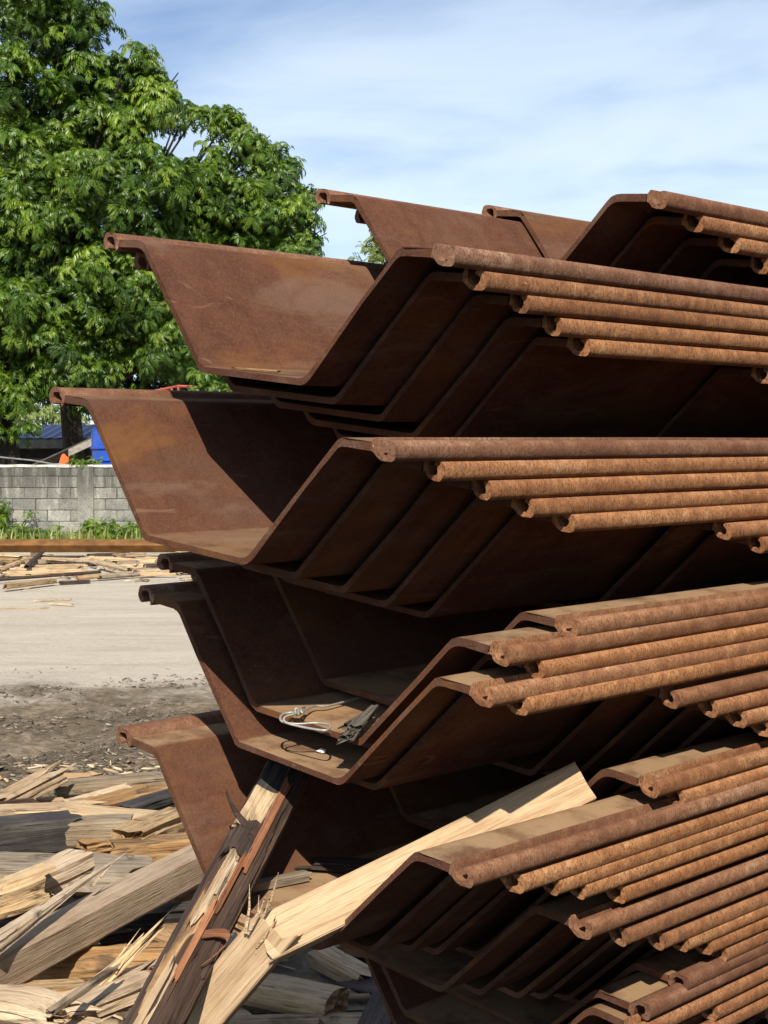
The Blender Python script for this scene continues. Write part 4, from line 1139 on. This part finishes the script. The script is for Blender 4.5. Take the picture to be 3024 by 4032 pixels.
def tank():
    Y = 27.75
    L = at_y(*kk(752, 400), Y); top = at_y(*kk(752, 160), Y).z
    R = .55; root = empty('water_tank', (L.x + R, Y, 0)); tag(root, 'ribbed blue plastic water tank standing just behind the block wall', 'water tank')
    prof = [(0, 0), (R * .96, 0), (R, .04)]
    z = .12
    while z < top - .22:
        prof += [(R, z), (R + .03, z + .02), (R + .03, z + .05), (R, z + .07)]; z += .215
    prof += [(R, top - .12), (R * .93, top - .05), (R * .6, top + .02), (R * .3, top + .05), (0, top + .05)]
    n = 40; v, f = [], []
    for (r_, z_) in prof:
        for k in range(n): v.append((r_ * math.cos(2 * math.pi * k / n), r_ * math.sin(2 * math.pi * k / n), z_))
    for i in range(len(prof) - 1):
        for k in range(n): f.append((i*n+k, i*n+(k+1) % n, (i+1)*n+(k+1) % n, (i+1)*n+k))
    MB().add(v, f).build('body', plain('blue_plastic', (.022, .085, .46), .35, .12, 3, .5, 0, .05), root, 30)
    MB().tube([(0, 0, top + .03), (0, 0, top + .12)], [.24, .23], 24).build('lid', plain('blue_lid', (.018, .07, .40), .4, .1, 3), root, 40)
tank()
def tarp():
    Y = 28.4
    a = at_y(*kk(390, 495), Y); b = at_y(*kk(586, 400), Y)
    r = random.Random(4); root = empty('orange_tarp', ((a.x + b.x) / 2, Y, 0)); tag(root, 'bright orange tarpaulin bundle heaped behind the wall', 'tarpaulin')
    n, m = 22, 12; v, f = [], []
    w = (b.x - a.x)
    for j in range(m + 1):
        for i in range(n + 1):
            u, s_ = i / n, j / m
            x = -w * .62 + w * 1.12 * u
            h = (b.z) * (.55 + .45 * min(1, max(0, (u - .1) / .65))) * (1 - .0 * s_)
            z = h * (1 - (s_ * 1.2 - .1) ** 4) + .03 * math.sin(u * 17 + s_ * 5) + r.uniform(-.012, .012)
            v.append((x, -.35 + .8 * s_, max(0, z) if 0 < j < m else 0))
    for j in range(m):
        for i in range(n): f.append((j*(n+1)+i, j*(n+1)+i+1, (j+1)*(n+1)+i+1, (j+1)*(n+1)+i))
    MB().add(v, f).build('cloth', plain('orange_cloth', (.74, .13, .03), .55, .25, 5), root, 50)
tarp()
def truss():
    Y = 30.0
    a = at_y(630 * .9114, 1344 + 212 * .9114, Y); b = at_y(1130 * .9114, 1344 + 222 * .9114, Y)
    mt = plain('red_paint', (.36, .075, .05), .6, .25, 6)
    root = empty('red_roof_frame', (a.x, Y, 0)); tag(root, 'rusty red steel roof frame rising just above the steel flange', 'frame')
    w = b.x - a.x + 1.2; z0 = a.z - .05
    MB().box((0, -.03, z0 - .05), (w, .03, z0)).build('bottom_chord', mt, root)
    pk = at_y(770 * .9114, 1344 + 200 * .9114, Y); xp = pk.x - a.x
    MB().tube([(0, 0, z0), (xp, 0, pk.z + .03)], .025, 6).build('rafter', mt, root)
    MB().tube([(xp, 0, pk.z + .03), (w, 0, z0 + .02)], .025, 6).build('rafter', mt, root)
    for x in (xp * .5, xp * .8, xp): MB().box((x - .02, -.02, z0), (x + .02, .02, z0 + (pk.z + .03 - z0) * x / xp)).build('strut', mt, root)
    for x in (.05, w - .1): MB().box((x, -.04, 0), (x + .08, .04, z0 - .05)).build('post', mt, root)
truss()
def cable():
    pts = [at_y(*kk(-400, 385), 28.0), at_y(*kk(0, 415), 28.0), at_y(*kk(250, 440), 28.0), at_y(*kk(430, 470), 28.0), at_y(*kk(560, 470), 28.2)]
    tag(MB().tube(pts, .014, 6).build('cable', plain('grey_cable', (.24, .23, .21), .7)), 'slack grey cable sagging above the block wall', 'cable')
cable()

# ------------------------------------------------------------------ weeds along the wall
def weeds():
    r = np.random.default_rng(8); n = 7000
    x = r.uniform(-10.5, 1.5, n); y = WALL_Y - .12 - np.abs(r.normal(0, .45, n))
    clump = vnoise(x * 1.7, y * .6, 21)
    kp = r.uniform(0, 1, n) < np.clip(clump * 2.6 - .9, .02, 1); x, y, clump = x[kp], y[kp], clump[kp]; n = len(x)
    h = r.uniform(.10, .34, n) * (.5 + clump) ; a = r.uniform(0, 6.28, n); w = r.uniform(.008, .02, n)
    lean = r.uniform(.1, .7, n)
    dx, dy = np.cos(a), np.sin(a)
    B = np.stack([x, y, np.zeros(n)], 1); S = np.stack([-dy, dx, 0 * a], 1) * w[:, None]; D = np.stack([dx, dy, 0 * a], 1)
    m = B + D * (h * lean * .35)[:, None] + np.array([0, 0, 1]) * (h * .65)[:, None]
    t = B + D * (h * lean)[:, None] + np.array([0, 0, 1]) * h[:, None]
    q = np.stack([B - S, B + S, m + S * .8, m - S * .8, t], 1).reshape(-1, 3)
    tri = (np.array([(0, 1, 2), (0, 2, 3), (3, 2, 4)])[None] + (np.arange(n) * 5)[:, None, None]).reshape(-1, 3)
    o = set_mesh('grass_weeds', q, tri, np.repeat(r.uniform(0, 1, n), 5), leafmat('weed_grass', (.12, .17, .03), (.24, .29, .07), (.42, .40, .16)))
    tag(o, 'straggling grass and weeds growing along the foot of the wall', 'weeds', kind='stuff')
weeds()
def weed_plant(px, h, label, seed, Y=WALL_Y - .35, spread=.25, n=26, mat='leaf'):
    p = at_y(px * 3024 / 1659, 2100, Y); r = np.random.default_rng(seed)
    root = empty('weed_plant', (p.x, Y, 0)); tag(root, label, 'plant', 'leafy weeds at the wall foot')
    cen = np.stack([r.normal(0, spread, n), r.normal(0, .12, n), r.uniform(.1, 1, n) * h], 1)
    co, tri, tone = place_tufts(cen, r.normal(0, .4, (n, 3)) + np.array([0, -.2, .8]), r.uniform(.4, .75, n), seed, r.uniform(0, .35, n))
    set_mesh('leaves', co, tri, tone, M[mat], root)
    mb = MB()
    for c_ in cen[:10]: mb.tube([(c_[0] * .3, c_[1] * .3, 0), tuple(c_)], [.010, .004], 5)
    mb.build('stems', M['trunk'], root)
weed_plant(-4, .70, 'tall leafy weed in front of the stained blocks', 3, spread=.16)
weed_plant(243, .36, 'dark green leafy weed at the foot of the wall near the steel', 4)
weed_plant(75, .30, 'low straggling leafy weed left of the pillar', 5, n=14)
weed_plant(275, .25, 'low leafy weed hugging the wall next to the steel edge', 6, n=14)
def wall_top_weed():
    p = at_y(*kk(680, 500), WALL_Y); r = np.random.default_rng(5); n = 16
    root = empty('wall_top_plant', (p.x, WALL_Y, 1.36)); tag(root, 'small weeds sprouting on top of the wall pillar', 'plant')
    cen = np.stack([r.normal(0, .16, n), r.normal(0, .05, n), r.uniform(.0, .1, n)], 1)
    co, tri, tone = place_tufts(cen, r.normal(0, .4, (n, 3)) + np.array([0, -.2, .8]), r.uniform(.25, .45, n), 5, r.uniform(0, .35, n))
    set_mesh('leaves', co, tri, tone, M['leaf'], root)
wall_top_weed()

# ------------------------------------------------------------------ the far side of the yard: steel beam and timber litter
def beam():
    a = at_y(*kk(-260, 1200), 23.3); b = at_y(*kk(1900, 1180), 23.3)
    prof = [(-.03, .085), (-.10, .075), (-.20, .185), (-.06, .262), (.15, .262), (.15, .247), (-.055, .247), (-.178, .184), (-.09, .089), (-.03, .098)]
    v, f = [], []; n = len(prof); L = 10.2
    x0 = at_y(*kk(2, 1200), 23.3).x - 0.02
    for x in (0, L):
        for (y, z) in prof: v.append((x, y, z))
    for k in range(n): f.append((k, (k+1) % n, n + (k+1) % n, n + k))
    f += [tuple(range(n))[::-1], tuple(range(n, 2 * n))]
    for (px_, lab, dx, dy, dz) in ((0, 'long ochre rusty steel beam lying in front of the wall', 0, 0, .0), (1, 'rusty steel beam end lying next to the long ochre beam', -10.35, .05, .0)):
        root = empty('steel_beam', (x0 + dx, 23.3 + dy, dz)); tag(root, lab, 'beam', 'steel beams lying by the wall')
        me = mesh('channel', v, f, 30)
        obj('channel', me, plain('ochre_rust', (.19, .088, .026), .8, .35, 5), root)
        for x in (.5, 4.8, 9.2): MB().box((x, -.09, -.02), (x + .12, .14, .088)).build('support_block', M['grey'], root)
beam()
def far(name, a, b, th, mat, label, seed, z=.04, group='timber litter by the steel beam', **kw):
    p0, p1 = on_z(*kk(*a), z), on_z(*kk(*b), z)
    s = .4822 * p0.y / F
    kw = {'rag0': .02, 'rag1': .02, 'rough': .08, 'per': 4, 'nseg': 8, **kw}
    timber(name, p0, p1, th * s * 1.4, th * s, mat, label, 'timber', seed, 0, group, **kw)
far('wood_log', (-20, 1345), (240, 1245), 46, 'fresh_stained', 'pale log tilted over the litter in front of the steel beam', 201, .10, round_=.7)
far('wood_stick', (215, 1310), (350, 1185), 30, 'bark', 'dark stick poking up toward the steel beam', 202, .14, round_=.6)
far('wood_plank', (-60, 1262), (420, 1222), 26, 'bark', 'dark plank lying along the foot of the steel beam', 203, .06)
far('wood_plank', (130, 1330), (610, 1320), 44, 'bark', 'wide brown plank under the pale batten', 204, .03)
far('wood_batten', (60, 1362), (655, 1338), 24, 'fresh', 'long pale batten lying across the brown plank', 205, .08)
far('wood_pole', (-60, 1420), (810, 1352), 26, 'bark', 'long thin dark pole lying along the edge of the litter', 206, .05, round_=.8)
far('wood_log', (755, 1268), (1055, 1335), 40, 'fresh', 'pale peeled log lying askew past the dark pole', 207, .10, round_=.7)
far('wood_log', (640, 1400), (1010, 1372), 36, 'fresh_stained', 'peeled straight log below the askew pale log', 208, .06, round_=.7)
far('wood_log', (830, 1395), (1240, 1362), 36, 'grey', 'grey weathered log lying behind the peeled straight log', 209, .05, round_=.7)
far('wood_plank', (1030, 1285), (1290, 1288), 24, 'grey', 'grey plank stub lying close to the steel flange', 210, .05)
far('wood_plank', (480, 1280), (760, 1290), 30, 'bark', 'dark plank stub in the weeds before the beam', 211, .04)
far('wood_log', (65, 1470), (430, 1425), 44, 'fresh_stained', 'thick split log at the front edge of the litter', 212, .06, rag0=.05)
far('wood_chunk', (505, 1440), (720, 1430), 28, 'bark', 'dark split chunk at the front edge of the litter', 213, .03)
far('wood_plank', (1150, 1370), (1420, 1365), 36, 'fresh', 'pale plank lying beyond the steel flange end', 214, .05)
far('wood_plank', (340, 1585), (560, 1575), 14, 'fresh', 'thin pale lath lying alone on the bare dirt', 215, .02)
far('wood_plank', (420, 1610), (580, 1620), 12, 'fresh', 'short pale lath lying next to the thin lath on bare dirt', 216, .02)
far('wood_plank', (-50, 1650), (380, 1648), 10, 'fresh', 'very long thin lath lying on the bare dirt', 217, .01)
for i in range(70):
    x = rng.uniform(-7.5, -1.0); y = rng.uniform(19.6, 22.9)
    a = rng.gauss(0, .35); L = rng.uniform(.2, 1.1); d = Vector((math.cos(a), math.sin(a), rng.uniform(-.05, .05))) * (L / 2); z = rng.uniform(.03, .09)
    timber('wood_scrap', Vector((x, y, z)) - d, Vector((x, y, z)) + d, rng.uniform(.05, .12), rng.uniform(.03, .07), rng.choice(['fresh', 'fresh_stained', 'grey', 'bark', 'grey', 'fresh']),
           'scrap of split timber in the litter before the steel beam', 'timber', 800 + i, rng.uniform(-.5, .5), 'scraps in the timber litter', rag0=.02, rag1=.02, rough=.1, per=3, nseg=4)
